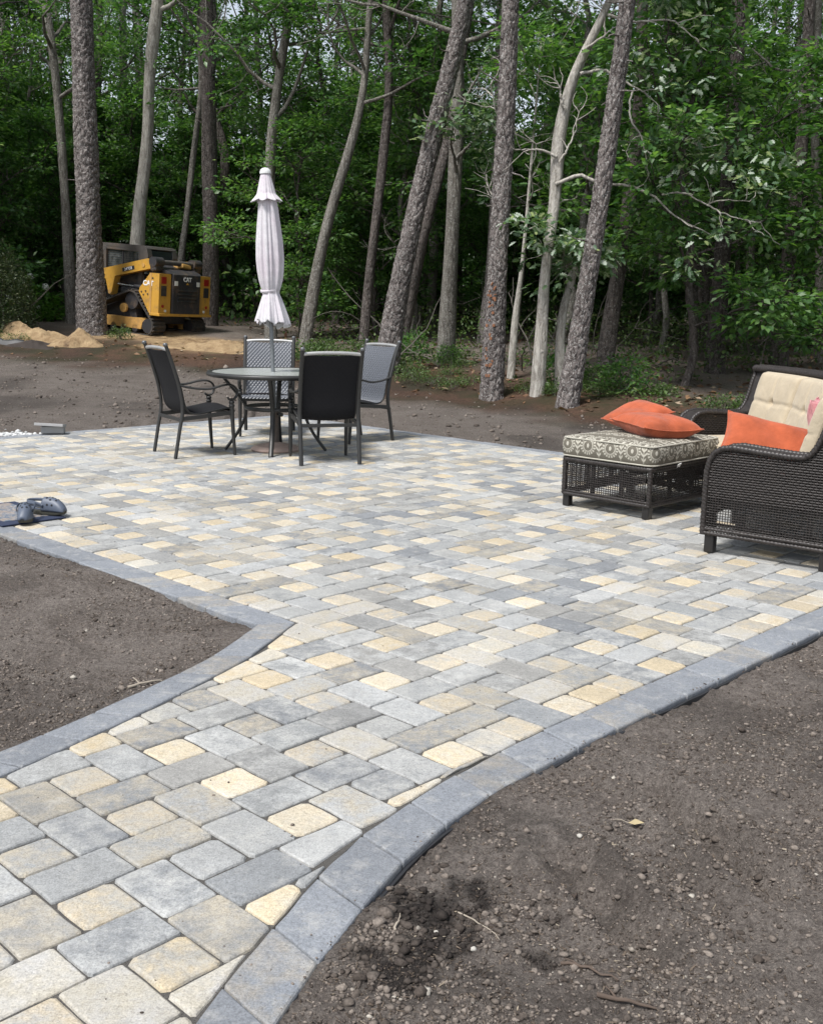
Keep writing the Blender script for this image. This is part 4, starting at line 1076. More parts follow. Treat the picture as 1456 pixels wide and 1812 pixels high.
# cab
cb = empty('cab', (0, 0, 0.15), parent=ld); cb.scale = (0.97, 0.97, 0.865)
roof = [(-0.60, 1.99), (-0.56, 2.04), (-0.46, 2.065), (0.62, 2.075), (0.80, 2.07), (0.82, 2.03), (0.78, 2.00), (-0.55, 1.96)]
MB().prism(roof, 0.96, XZ(-0.48)).build('roof', M_CAB, cb)
MB().box((0.05, 0, 1.15), (1.1, 0.90, 0.36), bev=0.02).build('cab_base', M_BLK, cb)
for sy in (1, -1):
    for pts in ([(0.70, sy * 0.44, 1.0), (0.72, sy * 0.44, 2.0)], [(-0.40, sy * 0.44, 1.0), (-0.42, sy * 0.44, 2.0)]): MB().bar(pts[0], pts[1], 0.09, 0.12, up=(1, 0, 0), bev=0.015).build('cab_post', M_CAB, cb)
    MB().bar((-0.42, sy * 0.44, 1.95), (0.72, sy * 0.44, 1.97), 0.07, 0.12, bev=0.02).build('cab_rail', M_CAB, cb)
    w = MB().box((0.15, sy * 0.42, 1.58), (1.02, 0.015, 0.74)).build('side_window', M_GLS, cb)
    MB().box((0.17, sy * 0.435, 1.58), (0.03, 0.02, 0.72)).build('window_bar', M_BLK, w)
    mb = MB()
    for k in range(11): mb.box((-0.32 + 0.044 * k, sy * 0.434, 1.56), (0.006, 0.008, 0.62)); mb.box((-0.10, sy * 0.434, 1.27 + 0.058 * k), (0.46, 0.008, 0.006))
    for k in range(11): mb.box((0.43, sy * 0.434, 1.27 + 0.058 * k), (0.46, 0.008, 0.006))
    mb.build('guard_mesh', M_CAB, w, kind='stuff')
MB().prism([(-0.60, 1.98), (-0.64, 1.80), (-0.60, 1.56), (-0.46, 1.56), (-0.46, 1.98)], 0.14, XZ(0.34)).build('rear_corner', M_CAB, cb)
MB().prism([(-0.60, 1.98), (-0.64, 1.80), (-0.60, 1.56), (-0.46, 1.56), (-0.46, 1.98)], 0.14, XZ(-0.48)).build('rear_corner', M_CAB, cb)
MB().box((-0.60, 0, 1.77), (0.02, 0.72, 0.36), Euler((0, 0.08, 0))).build('rear_window', M_GLS, cb)
MB().box((-0.60, 0, 1.565), (0.05, 0.80, 0.06), bev=0.01).build('window_sill', M_CAB, cb)
# lift arms
for sy in (1, -1):
    y0 = 0.52 if sy > 0 else -0.70
    la = MB().prism([(-1.02, 1.46), (-0.96, 1.66), (-0.82, 1.66), (0.96, 1.26), (1.12, 1.16), (1.16, 0.40), (0.98, 0.34), (0.94, 1.00), (0.80, 1.07), (0.40, 1.15), (0.30, 0.82), (0.22, 0.80), (0.12, 1.22), (-0.88, 1.44)], 0.18, XZ(y0)).build('lift_arm', M_YEL, ld)
    for bx, bz in ((-0.72, 1.51), (0.26, 0.86), (0.98, 1.17)): MB().tube([(bx, y0 - 0.012, bz), (bx, y0 + 0.192, bz)], 0.045, 14).build('pivot_pin', M_YELD, la)
    yo = y0 + (0.182 if sy > 0 else -0.002)
    MB().box((-0.28, yo, 1.405), (0.36, 0.006, 0.085), Euler((0, 0.222, 0))).build('decal_plate', M_BLK, la)
    MB().box((-1.0, y0 + 0.09, 1.55), (0.16, 0.24, 0.30), Euler((0, 0.2, 0)), 0.03).build('pivot_block', M_BLK, ld)
    MB().tube([(-1.02, y0 - 0.04, 1.60), (-1.02, y0 + 0.22, 1.60)], 0.11, 18).build('pivot_disc', M_BLK, ld)
    MB().tube([(-0.82, y0 + 0.09, 1.02), (-0.40, y0 + 0.09, 1.03)], 0.05, 14).build('cylinder', M_BLK, ld)
    MB().tube([(-0.40, y0 + 0.09, 1.03), (0.10, y0 + 0.09, 1.05)], 0.028, 12).build('cylinder_rod', M_STEEL, ld)
MB().tube([(-1.02, -0.66, 1.60), (-1.02, 0.66, 1.60)], 0.055, 16).build('torque_tube', M_CAB, ld)

def text_mesh(txt, size, mat, parent, M, depth=0.003):
    cu = bpy.data.curves.new('lettering', 'FONT'); cu.body = txt; cu.size = size; cu.align_x = 'CENTER'; cu.align_y = 'CENTER'; cu.extrude = depth; cu.offset = size * 0.03
    to = bpy.data.objects.new('lettering', cu); C.objects.link(to); dg = bpy.context.evaluated_depsgraph_get()
    me = bpy.data.meshes.new_from_object(to.evaluated_get(dg)); bpy.data.objects.remove(to); me.materials.clear(); me.materials.append(mat)
    me.transform(M); o = bpy.data.objects.new('lettering', me); o['kind'] = 'stuff'; return link(o, parent)
# rear door faces -x: text x axis along -y, up z
Mrear = Matrix.Translation((-1.357, 0.0, 1.26)) @ Matrix(((0, 0, -1, 0), (-1, 0, 0, 0), (0, 1, 0, 0), (0, 0, 0, 1)))
text_mesh('CAT', 0.13, M_WHT, dr, Mrear)
MB().prism([(-0.05, 0), (0.05, 0), (0.0, 0.045)], 0.006, Matrix.Translation((-1.356, 0, 1.15)) @ Matrix(((0, 0, -1, 0), (-1, 0, 0, 0), (0, 1, 0, 0), (0, 0, 0, 1)))).build('logo_triangle', M_YEL, dr)
Mside = lambda x, z, y, rot=0.0: Matrix.Translation((x, y, z)) @ Matrix.Rotation(rot, 4, 'Y') @ Matrix(((-1, 0, 0, 0), (0, 0, 1, 0), (0, 1, 0, 0), (0, 0, 0, 1)))
tws = [o for o in ld.children if o.name.startswith('rear_tower')]
text_mesh('CAT', 0.15, M_WHT, tws[0], Mside(-0.99, 1.13, 0.824))
text_mesh('249D3', 0.085, M_WHT, [o for o in ld.children if o.name.startswith('lift_arm')][0], Mside(-0.28, 1.405, 0.704, 0.222))
# ------------------------------------------------------------------ the wood
def bark_mat(name, dark, mid, light, vs=(10, 10, 3.2), lich=0.25, strength=0.9):
    m, nt, b = newmat(name); v = objco(nt)
    v = nd(nt, 'ShaderNodeVectorMath', {0: v, 1: nd(nt, 'ShaderNodeVectorMath', {0: noise(nt, v, 6, 3, 0.6, col=True), 'Scale': 0.10}, operation='SCALE').outputs[0]}, operation='ADD').outputs[0]
    vo = nd(nt, 'ShaderNodeTexVoronoi', {'Scale': 1.0}, feature='DISTANCE_TO_EDGE'); nt.links.new(scalev(nt, v, vs), vo.inputs['Vector'])
    vc = nd(nt, 'ShaderNodeTexVoronoi', {'Scale': 1.0}); nt.links.new(scalev(nt, v, vs), vc.inputs['Vector'])
    n1 = noise(nt, scalev(nt, v, (1, 1, 0.35)), 26, 6, 0.75); rid = noise(nt, scalev(nt, v, (1, 1, 0.22)), 19, 5, 0.7, 0.4)
    c = mixc(nt, ramp(nt, n1, [(0.3, 0.0), (0.7, 1.0)]), mid, light)
    sepc = nd(nt, 'ShaderNodeSeparateColor'); nt.links.new(vc.outputs['Color'], sepc.inputs[0])
    c = mixc(nt, mth(nt, 'MULTIPLY', sepc.outputs[0], 0.55), c, mid)
    c = mixc(nt, ramp(nt, rid, [(0.38, 0.85), (0.52, 0.0)]), c, dark)
    c = mixc(nt, mth(nt, 'MULTIPLY', ramp(nt, vo.outputs['Distance'], [(0.02, 1.0), (0.16, 0.0)]), 0.40), c, dark)
    fa = nd(nt, 'ShaderNodeAttribute', attribute_name='fissure').outputs['Fac']
    c = mixc(nt, mth(nt, 'MULTIPLY', fa, 0.8), c, dark)
    c = mixc(nt, 1.0, c, ramp(nt, noise(nt, v, 1.1, 4, 0.6), [(0.3, 0.78), (0.7, 1.2)]), 'MULTIPLY')
    li = mth(nt, 'MULTIPLY', ramp(nt, noise(nt, v, 42, 5, 0.8), [(0.55, 0.0), (0.60, 1.0)]), lich)
    c = mixc(nt, li, c, (0.45, 0.45, 0.43))
    nt.links.new(c, b.inputs['Base Color']); b.inputs['Roughness'].default_value = 0.95; b.inputs['Specular IOR Level'].default_value = 0.15
    h = mth(nt, 'ADD', mth(nt, 'MULTIPLY', ramp(nt, vo.outputs['Distance'], [(0.0, 0.0), (0.22, 1.0)]), 0.45), mth(nt, 'ADD', mth(nt, 'MULTIPLY', n1, 0.6), rid))
    bump(nt, b, h, strength, 0.03); return m
M_PINE = bark_mat('pine_bark', (0.060, 0.049, 0.046), (0.165, 0.142, 0.133), (0.33, 0.298, 0.282), (17, 17, 8.5), lich=0.8, strength=0.7)
M_PINED = bark_mat('dark_pine_bark', (0.034, 0.028, 0.026), (0.092, 0.077, 0.070), (0.165, 0.143, 0.130), (15, 15, 6.5), lich=0.3, strength=0.7)
M_OAK = bark_mat('oak_bark', (0.075, 0.066, 0.056), (0.155, 0.143, 0.124), (0.245, 0.232, 0.205), (16, 16, 3.0), 0.6, 0.6)
M_PALE = bark_mat('pale_oak_bark', (0.19, 0.172, 0.148), (0.37, 0.345, 0.305), (0.52, 0.495, 0.45), (18, 18, 3.5), 0.5, 0.45)
M_TWIG = simple('dead_twig', (0.13, 0.118, 0.104), 0.9, 0.4, 8, spec=0.1)

def leaf_mat(name, c_dark, c_mid, c_light, c_pale, trans=0.30):
    m, nt, b = newmat(name)
    at = nd(nt, 'ShaderNodeAttribute', attribute_name='lv'); sp_ = nd(nt, 'ShaderNodeSeparateColor'); nt.links.new(at.outputs['Color'], sp_.inputs[0])
    rnd = nd(nt, 'ShaderNodeObjectInfo').outputs['Random']
    f = mth(nt, 'ADD', mth(nt, 'MULTIPLY', sp_.outputs[0], 0.75), mth(nt, 'MULTIPLY', rnd, 0.25))
    c = ramp(nt, f, [(0.05, c_dark), (0.5, c_mid), (0.95, c_light)])
    c = mixc(nt, sp_.outputs[1], c, c_pale)
    nt.links.new(c, b.inputs['Base Color']); b.inputs['Roughness'].default_value = 0.44; b.inputs['Specular IOR Level'].default_value = 0.42
    tr = nd(nt, 'ShaderNodeBsdfTranslucent'); nt.links.new(mixc(nt, 1.0, c, (1.25, 1.4, 0.6), 'MULTIPLY'), tr.inputs[0])
    mx = nd(nt, 'ShaderNodeMixShader', {0: trans}); nt.links.new(b.outputs[0], mx.inputs[1]); nt.links.new(tr.outputs[0], mx.inputs[2])
    nt.links.new(mx.outputs[0], nt.nodes['Material Output'].inputs[0]); return m
M_LEAF = leaf_mat('oak_leaf', (0.036, 0.090, 0.032), (0.074, 0.168, 0.050), (0.155, 0.275, 0.075), (0.28, 0.37, 0.24), 0.48)
M_LEAFP = leaf_mat('pale_oak_leaf', (0.050, 0.100, 0.050), (0.105, 0.180, 0.095), (0.20, 0.285, 0.165), (0.52, 0.58, 0.50), 0.38)
M_NEED = leaf_mat('pine_needle', (0.030, 0.062, 0.028), (0.048, 0.098, 0.042), (0.078, 0.135, 0.055), (0.08, 0.08, 0.04), 0.15)
M_SHRUB = leaf_mat('shrub_leaf', (0.030, 0.060, 0.022), (0.065, 0.115, 0.034), (0.115, 0.180, 0.050), (0.22, 0.24, 0.13))
M_BOX = leaf_mat('boxwood_leaf', (0.022, 0.040, 0.018), (0.050, 0.075, 0.032), (0.11, 0.135, 0.060), (0.20, 0.21, 0.12), 0.2)

class Geo:
    def __init__(s): s.v = []; s.f = []; s.n = 0; s.a = []
    def tube(s, P, rad, seg=5):
        P = np.asarray(P, float); n = len(P); rad = np.broadcast_to(np.asarray(rad, float), (n,))
        T = np.gradient(P, axis=0); T /= np.linalg.norm(T, axis=1)[:, None] + 1e-9
        ref = np.array([0.0, 0.0, 1.0]) if abs(T[0, 2]) < 0.8 else np.array([1.0, 0.0, 0.0])
        X = np.cross(T, ref); X /= np.linalg.norm(X, axis=1)[:, None] + 1e-9; Y = np.cross(T, X)
        a = np.arange(seg) * 2 * np.pi / seg
        V = P[:, None] + (X[:, None] * np.cos(a)[None, :, None] + Y[:, None] * np.sin(a)[None, :, None]) * rad[:, None, None]
        i = np.arange(n - 1)[:, None] * seg; k = np.arange(seg)[None]; k2 = (k + 1) % seg
        F = np.stack([i + k, i + k2, i + seg + k2, i + seg + k], -1).reshape(-1, 4) + s.n
        s.v.append(V.reshape(-1, 3)); s.f.append(F); s.n += n * seg
    def obj(s, name, mat, parent=None, smooth=True, kind=None):
        o = bpy.data.objects.new(name, np_mesh(name, np.concatenate(s.v), np.concatenate(s.f), mat, smooth))
        if kind: o['kind'] = kind
        return link(o, parent)

def unit(v): return v / (np.linalg.norm(v, axis=-1, keepdims=True) + 1e-9)
LOBE = [(0, .02), (.15, .10), (.28, .27), (.40, .11), (.55, .31), (.66, .12), (.80, .20), (1.0, 0.01)]
def leaf_mesh(name, P, D, Nn, L, mat, rs, lobed=False, width=0.30, pale=0.06):
    n = len(P); D = unit(D); Sd = unit(np.cross(D, Nn)); Nn = np.cross(Sd, D); L = L[:, None]
    tone = rs.rand(n); pl = (rs.rand(n) < pale).astype(float) * rs.uniform(0.4, 1.0, n)
    if not lobed:
        w = width
        V = np.stack([P, P + D * L * .45 + Sd * L * w + Nn * L * .06, P + D * L - Nn * L * .08, P + D * L * .45 - Sd * L * w + Nn * L * .06], 1).reshape(-1, 3)
        i = np.arange(n)[:, None] * 4
        F = np.concatenate([np.concatenate([i, i + 1, i + 2], 1), np.concatenate([i, i + 2, i + 3], 1)], 0); k = 4
    else:
        k = 3 * len(LOBE); blocks = []
        for (l, w) in LOBE:
            c = P + D * L * l - Nn * L * (0.10 * l * l); e = Nn * L * w * 0.25
            blocks += [c + Sd * L * w + e, c, c - Sd * L * w + e]
        V = np.stack(blocks, 1).reshape(-1, 3); i = np.arange(n)[:, None] * k; q = []
        for j in range(len(LOBE) - 1):
            for o in (0, 1): q.append(np.concatenate([i + 3 * j + o, i + 3 * j + o + 1, i + 3 * j + o + 4, i + 3 * j + o + 3], 1))
        F = np.concatenate(q, 0)
    lv = np.zeros((n, 3)); lv[:, 0] = tone; lv[:, 1] = pl
    return np_mesh(name, V, F, mat, False, {'lv': np.repeat(lv, k, axis=0)})
def sprays(C0, D0, rs, per=9, size=(0.10, 0.16), flat=0.75, rad=0.10):
    """leaf positions, directions, normals around spray points"""
    n = len(C0); C = np.repeat(C0, per, 0); D = np.repeat(unit(D0), per, 0)
    rv = rs.normal(size=(n * per, 3)); rv[:, 2] *= (1 - flat) + 0.15
    d = unit(D * 0.55 + unit(rv)); d[:, 2] -= 0.12
    P = C + rv * rad * np.array([1, 1, 0.6]) + d * 0.02
    N = np.zeros_like(P); N[:, 2] = 1.0; N = unit(N + rs.normal(size=N.shape) * 0.42)
    return P, d, N, rs.uniform(size[0], size[1], n * per)

def grow(rs, start, direc, length, n, wig, up):
    p = np.array(start, float); d = unit(np.array(direc, float)); pts = [p.copy()]
    for i in range(n):
        d = unit(d + rs.normal(size=3) * wig + np.array([0, 0, up])); p = p + d * length / n; pts.append(p.copy())
    return np.array(pts), d
def branch_out(rs, g, tpath, trad, lo, nl, spread, sub=5, twig=4, up=0.06, droop=0.0, az0=0.0, frac=0.45, bare=0.0):
    """limbs from a trunk path above height lo; returns spray points and directions"""
    C, D = [], []
    zs = tpath[:, 2]; z0, z1 = max(lo, zs[0]), zs[-1]
    for i in range(nl):
        h = z0 + (z1 - z0) * ((i + rs.rand() * 0.9) / nl); k = np.clip(np.searchsorted(zs, h), 1, len(zs) - 1)
        t = (h - zs[k - 1]) / (zs[k] - zs[k - 1] + 1e-9); p = tpath[k - 1] * (1 - t) + tpath[k] * t; r = trad[k]
        az = az0 + i * 2.399 + rs.normal() * 0.4; rel = (h - z0) / (z1 - z0 + 1e-9)
        ln = spread * (0.55 + 0.6 * math.sin(math.pi * min(1, 0.25 + 0.75 * rel))) * rs.uniform(0.7, 1.2)
        el = rs.uniform(0.05, 0.5) + 0.5 * rel - droop
        lp, _ = grow(rs, p, (math.cos(az) * math.cos(el), math.sin(az) * math.cos(el), math.sin(el)), ln, 7, 0.20, up)
        g.tube(lp, np.linspace(max(0.012, r * frac), 0.008, 8), 6)
        nb = rs.rand() < bare
        for j in range(sub):
            kk = rs.randint(2, 8); q = lp[kk]; dd = unit(lp[kk] - lp[kk - 1]); sd = rs.normal(size=3); sd[2] *= 0.5
            bp, bd = grow(rs, q, unit(dd * 0.7 + unit(sd)), ln * rs.uniform(0.22, 0.45), 4, 0.25, up * 0.5)
            g.tube(bp, np.linspace(0.011, 0.004, 5), 4)
            for w in range(twig):
                k3 = rs.randint(1, 5); tq = bp[k3]; sd = rs.normal(size=3); sd[2] *= 0.45
                tp, td = grow(rs, tq, unit(bd * 0.6 + unit(sd)), rs.uniform(0.18, 0.42), 2, 0.25, 0.02)
                g.tube(tp, np.array([0.005, 0.004, 0.0025]), 3)
                if not nb: C += [tp[2], tp[1] * 0.6 + tp[2] * 0.4]; D += [td, td]
            if not nb: C.append(bp[-1]); D.append(bd)
    return (np.array(C), np.array(D)) if C else (np.zeros((0, 3)), np.zeros((0, 3)))

def smooth_path(pts, rows):
    P = np.array([p[:3] for p in pts], float); r = np.array([p[3] for p in pts], float)
    L = np.concatenate([[0], np.cumsum(np.linalg.norm(np.diff(P, axis=0), axis=1))]); t = np.linspace(0, L[-1], rows)
    Q = np.stack([np.interp(t, L, P[:, k]) for k in range(3)], 1); rr = np.interp(t, L, r)
    k = max(1, rows // 14); ker = np.ones(2 * k + 1) / (2 * k + 1)
    for c in range(3):
        pad = np.concatenate([2 * Q[0, c] - Q[k:0:-1, c], Q[:, c], 2 * Q[-1, c] - Q[-2:-k - 2:-1, c]]); Q[:, c] = np.convolve(pad, ker, 'valid')
    return Q, rr
def trunk_mesh(name, path, rad, seg, mat, plate=0.0, wob=0.02, seed=0):
    n = len(path); g = Geo(); g.tube(path, rad, seg)
    V = g.v[0].reshape(n, seg, 3); C = path[:, None]; d = V - C; r = np.linalg.norm(d, axis=2, keepdims=True); d = d / (r + 1e-9)
    ang = np.arange(seg)[None] / seg * 2 * np.pi + np.zeros((n, 1)); z = path[:, 2][:, None] + np.zeros((1, seg))
    off = wob * rad[:, None] * (np.sin(3 * ang + 1.7 * z + seed) + np.sin(2 * ang - 2.3 * z) + np.sin(5 * ang + 0.7 * z))
    if plate > 0:
        S_ = max(8, int(seg / 3.2))                     # jittered plates around the trunk
        u = ang / (2 * np.pi) * S_ + 0.5 * np.sin(z * 7 + 3 * ang); w = z / 0.115 + 0.6 * np.sin(3 * ang + z * 2)
        best = np.full(u.shape, 9.0); sec = np.full(u.shape, 9.0); T = np.random.RandomState(seed).rand(64, 512, 2)
        iu, iw = np.floor(u).astype(int), np.floor(w).astype(int)
        for a_ in (-1, 0, 1):
            for b_ in (-1, 0, 1):
                cu, cw = iu + a_, iw + b_; j = T[cu % S_ % 64, cw % 512]
                dd = np.hypot((cu + j[..., 0]) - u, ((cw + j[..., 1]) - w)); sec = np.where(dd < best, best, np.minimum(sec, dd)); best = np.minimum(best, dd)
        fs_ = sstep(0.0, 0.30, sec - best); off = off + plate * (fs_ - 0.5) * (0.6 + 0.8 * T[iu % S_ % 64, iw % 512, 0])
    V = C + d * (r + off[..., None])
    at = {'fissure': np.repeat((1 - fs_).reshape(-1, 1), 3, 1)} if plate > 0 else None
    return np_mesh(name, V.reshape(-1, 3), g.f[0], mat, True, at)

# ---- shared crowns for repeated trees
def make_oak(seed, H, lo, spread, nl, r0, bark, leaf=M_LEAF, per=11, size=(0.075, 0.135), wobble=0.10, sub=5, twig=4, bare=0.15):
    rs = np.random.RandomState(seed); n = 26
    z = np.linspace(-0.3, H, n); wx = np.cumsum(rs.normal(size=n)) * wobble * 0.35; wy = np.cumsum(rs.normal(size=n)) * wobble * 0.35
    path = np.stack([wx - wx[1], wy - wy[1], z], 1); rad = r0 * (1 - 0.8 * np.clip(z / H, 0, 1)) + 0.012; rad[:3] *= np.array([1.35, 1.2, 1.05])
    g = Geo(); C0, D0 = branch_out(rs, g, path, rad, lo, nl, spread, sub, twig, bare=bare)
    P, d, N, L = sprays(C0, D0, rs, per, size)
    return (trunk_mesh('trunk', path, rad, 12, bark, 0, 0.05, seed), np_mesh('branches', np.concatenate(g.v), np.concatenate(g.f), bark, True), leaf_mesh('crown', P, d, N, L, leaf, rs))
def make_pine(seed, H, lo, spread, nl, r0, bark, tufts=True):
    rs = np.random.RandomState(seed); n = 22; z = np.linspace(-0.3, H, n)
    lean_ = rs.normal(size=2) * 0.02; path = np.stack([z * lean_[0] + 0.08 * np.sin(z * 0.6 + seed), z * lean_[1], z], 1); rad = r0 * (1 - 0.7 * np.clip(z / H, 0, 1)) + 0.01; rad[:2] *= 1.2
    g = Geo(); C0, D0 = branch_out(rs, g, path, rad, lo, nl, spread, 4, 5, up=0.03, droop=0.1, frac=0.35)
    # dead snags lower on the trunk
    for k in range(10):
        h = rs.uniform(2.0, lo); az = rs.uniform(0, 6.28); i = np.searchsorted(z, h)
        bp, bd = grow(rs, path[i], (math.cos(az), math.sin(az), rs.uniform(-0.2, 0.5)), rs.uniform(0.5, 1.8), 6, 0.22, 0.0); g.tube(bp, np.linspace(0.018, 0.004, 7), 4)
        for w in range(3):
            q = bp[rs.randint(2, 7)]; tp, _ = grow(rs, q, unit(bd + rs.normal(size=3)), rs.uniform(0.2, 0.6), 3, 0.3, 0.0); g.tube(tp, np.linspace(0.006, 0.0025, 4), 3)
    me = needle_mesh(C0, D0, rs)
    return (trunk_mesh('trunk', path, rad, 12, bark, 0, 0.03, seed), np_mesh('branches', np.concatenate(g.v), np.concatenate(g.f), bark, True), me)
def needle_mesh(C0, D0, rs, per=13):
    n = len(C0) * per; C = np.repeat(C0, per, 0); D = np.repeat(unit(D0), per, 0)
    d = unit(D * 0.5 + unit(rs.normal(size=(n, 3)))); L = rs.uniform(0.09, 0.15, n)[:, None]; P = C + D * rs.uniform(-0.10, 0.02, n)[:, None]
    s = unit(np.cross(d, rs.normal(size=(n, 3)))) * 0.0045
    V = np.stack([P - s, P + s, P + d * L], 1).reshape(-1, 3); F = np.arange(3 * n).reshape(-1, 3)
    lv = np.zeros((n, 3)); lv[:, 0] = rs.rand(n); lv[:, 1] = (rs.rand(n) < 0.05) * 0.8
    return np_mesh('crown', V, F, M_NEED, False, {'lv': np.repeat(lv, 3, 0)})

oaks = [make_oak(101, 9.5, 3.0, 2.3, 15, 0.11, M_OAK), make_oak(102, 8.0, 2.0, 2.0, 16, 0.09, M_PINED, wobble=0.2), make_oak(103, 11.0, 3.8, 2.6, 16, 0.14, M_PINED),
        make_oak(104, 7.0, 1.5, 1.9, 15, 0.07, M_OAK, wobble=0.22, bare=0.15), make_oak(105, 10.0, 3.6, 2.4, 15, 0.12, M_PINED, wobble=0.16)]
small = [make_oak(111, 4.6, 0.7, 1.35, 15, 0.040, M_PINED, per=14, size=(0.07, 0.12)), make_oak(112, 3.4, 0.3, 1.15, 14, 0.030, M_PINED, per=14, size=(0.065, 0.115)), make_oak(113, 5.6, 1.2, 1.5, 14, 0.05, M_OAK, per=12, size=(0.07, 0.12), bare=0.2),
         make_oak(114, 5.0, 1.0, 1.3, 14, 0.035, M_TWIG, per=4, bare=0.75, wobble=0.25)]
pines = [make_pine(121, 13.5, 6.6, 2.3, 17, 0.15, M_PINED), make_pine(122, 12.0, 5.4, 2.0, 17, 0.12, M_PINED), make_pine(123, 14.5, 7.6, 2.4, 17, 0.17, M_PINE)]

def plant_tree(name, meshes, x, y, rz, sc, label, cat, group):
    root = empty(name, (x, y, gz(x, y) - 0.02), rz); root.scale = (sc, sc, sc); tag(root, label, cat, group)
    for nm, me in zip(('trunk', 'branches', 'crown'), meshes):
        o = link(bpy.data.objects.new(nm, me), root)
        if nm != 'trunk': o['kind'] = 'stuff'
    return root

# ---- trees one can tell apart, with their own trunks
H_ = {
 'T1': [(-6.4, 21.5, 0.6, 0.284), (-6.39, 21.5, 2.7, 0.25), (-6.38, 21.5, 4.79, 0.227), (-6.37, 21.5, 6.8, 0.21)],
 'T2': [(-6.4, 24.8, 0.73, 0.17), (-6.31, 24.8, 2.55, 0.17), (-6.16, 24.8, 3.91, 0.131), (-5.98, 24.8, 4.56, 0.124), (-5.95, 24.8, 5.92, 0.124), (-5.82, 24.8, 6.98, 0.131), (-5.64, 24.8, 7.78, 0.118)],
 'T3': [(-7.45, 23.6, 0.74, 0.112), (-7.48, 23.6, 2.47, 0.112), (-7.5, 23.6, 3.64, 0.087), (-7.54, 23.6, 5.11, 0.087), (-7.65, 23.6, 6.67, 0.087), (-7.78, 23.6, 7.53, 0.075)],
 'T4': [(-4.59, 24.3, 0.6, 0.167), (-4.54, 24.3, 2.92, 0.167), (-4.55, 24.3, 5.29, 0.16), (-4.54, 24.3, 7.56, 0.141)],
 'T5': [(-5.42, 24.9, 0.68, 0.085), (-5.37, 24.9, 2.08, 0.079), (-5.16, 24.9, 3.32, 0.066), (-5.03, 24.9, 4.41, 0.066), (-4.78, 24.9, 5.97, 0.059), (-4.84, 24.9, 7.01, 0.053)],
 'T7': [(-2.92, 22.0, 0.46, 0.116), (-2.96, 22.0, 2.8, 0.116), (-2.92, 22.0, 4.31, 0.099), (-2.67, 22.0, 6.08, 0.087), (-2.45, 22.0, 7.1, 0.075)],
 'T8': [(-0.42, 16.5, 0.31, 0.178), (-0.3, 16.5, 1.5, 0.165), (-0.07, 16.5, 2.49, 0.148), (0.17, 16.5, 3.7, 0.139), (0.46, 16.5, 4.8, 0.131), (0.66, 16.5, 5.69, 0.122)],
 'T9': [(-0.34, 19.5, 0.32, 0.134), (-0.02, 19.5, 2.01, 0.123), (0.19, 19.5, 2.99, 0.103), (0.48, 19.5, 3.94, 0.087), (0.65, 19.5, 5.06, 0.072)],
 'T10': [(0.51, 17.6, 0.18, 0.13), (0.53, 17.6, 1.7, 0.121), (0.58, 17.6, 3.18, 0.111), (0.6, 17.6, 4.7, 0.102), (0.53, 17.6, 5.6, 0.084)],
 'T11': [(1.06, 14.6, 0.16, 0.154), (1.07, 14.6, 1.66, 0.139), (1.11, 14.6, 3.11, 0.127), (1.13, 14.6, 4.49, 0.116), (1.12, 14.6, 5.2, 0.112)],
 'T12': [(1.65, 14.4, 0.15, 0.087), (1.68, 14.4, 1.3, 0.076), (1.69, 14.4, 2.03, 0.068), (1.8, 14.4, 2.6, 0.072), (1.77, 14.4, 3.3, 0.084), (1.83, 14.4, 3.92, 0.072), (2.04, 14.4, 4.54, 0.061), (2.33, 14.4, 5.01, 0.049), (2.48, 14.4, 5.54, 0.038)],
 'T12b': [(1.98, 14.6, 0.18, 0.065), (1.95, 14.6, 0.93, 0.062), (1.98, 14.6, 1.38, 0.054), (2.13, 14.6, 1.9, 0.035)],
 'T13': [(1.96, 13.7, 0.11, 0.137), (2.1, 13.7, 1.25, 0.123), (2.22, 13.7, 2.35, 0.116), (2.33, 13.7, 3.49, 0.108), (2.41, 13.7, 4.46, 0.101), (2.46, 13.7, 4.99, 0.098)],
 'T14': [(1.43, 16.0, 0.21, 0.051), (1.47, 16.0, 1.2, 0.051), (1.53, 16.0, 1.77, 0.034), (1.57, 16.0, 2.49, 0.025)],
 'T15': [(2.89, 16.5, 0.12, 0.122), (2.98, 16.5, 1.56, 0.113), (3.13, 16.5, 2.56, 0.104), (3.18, 16.5, 3.76, 0.096), (3.25, 16.5, 4.93, 0.087), (3.12, 16.5, 5.73, 0.078)],
 'T16': [(4.67, 16.8, 0.13, 0.146), (4.65, 16.8, 1.94, 0.133), (4.67, 16.8, 3.43, 0.115), (4.66, 16.8, 4.63, 0.106), (4.66, 16.8, 5.84, 0.097)],
 'T17': [(5.89, 17.5, 0.19, 0.129), (5.89, 17.5, 1.8, 0.125), (5.94, 17.5, 2.76, 0.111), (5.97, 17.5, 3.96, 0.097), (5.89, 17.5, 6.0, 0.083)],
 'T18': [(6.94, 18.5, 0.32, 0.088), (6.78, 18.5, 2.3, 0.078), (6.5, 18.5, 4.11, 0.068), (6.37, 18.5, 6.27, 0.059)],
 'T19': [(-2.12, 20.5, 0.33, 0.108), (-1.86, 20.5, 1.91, 0.108), (-1.64, 20.5, 2.93, 0.097), (-1.33, 20.5, 3.89, 0.087), (-1.0, 20.5, 5.02, 0.07), (-0.96, 20.5, 6.17, 0.059)],
 'T20': [(-1.0, 20.5, 0.25, 0.081), (-0.86, 20.5, 2.03, 0.086), (-0.7, 20.5, 3.45, 0.086), (-0.53, 20.5, 5.22, 0.081), (-0.65, 20.5, 6.65, 0.07)]}
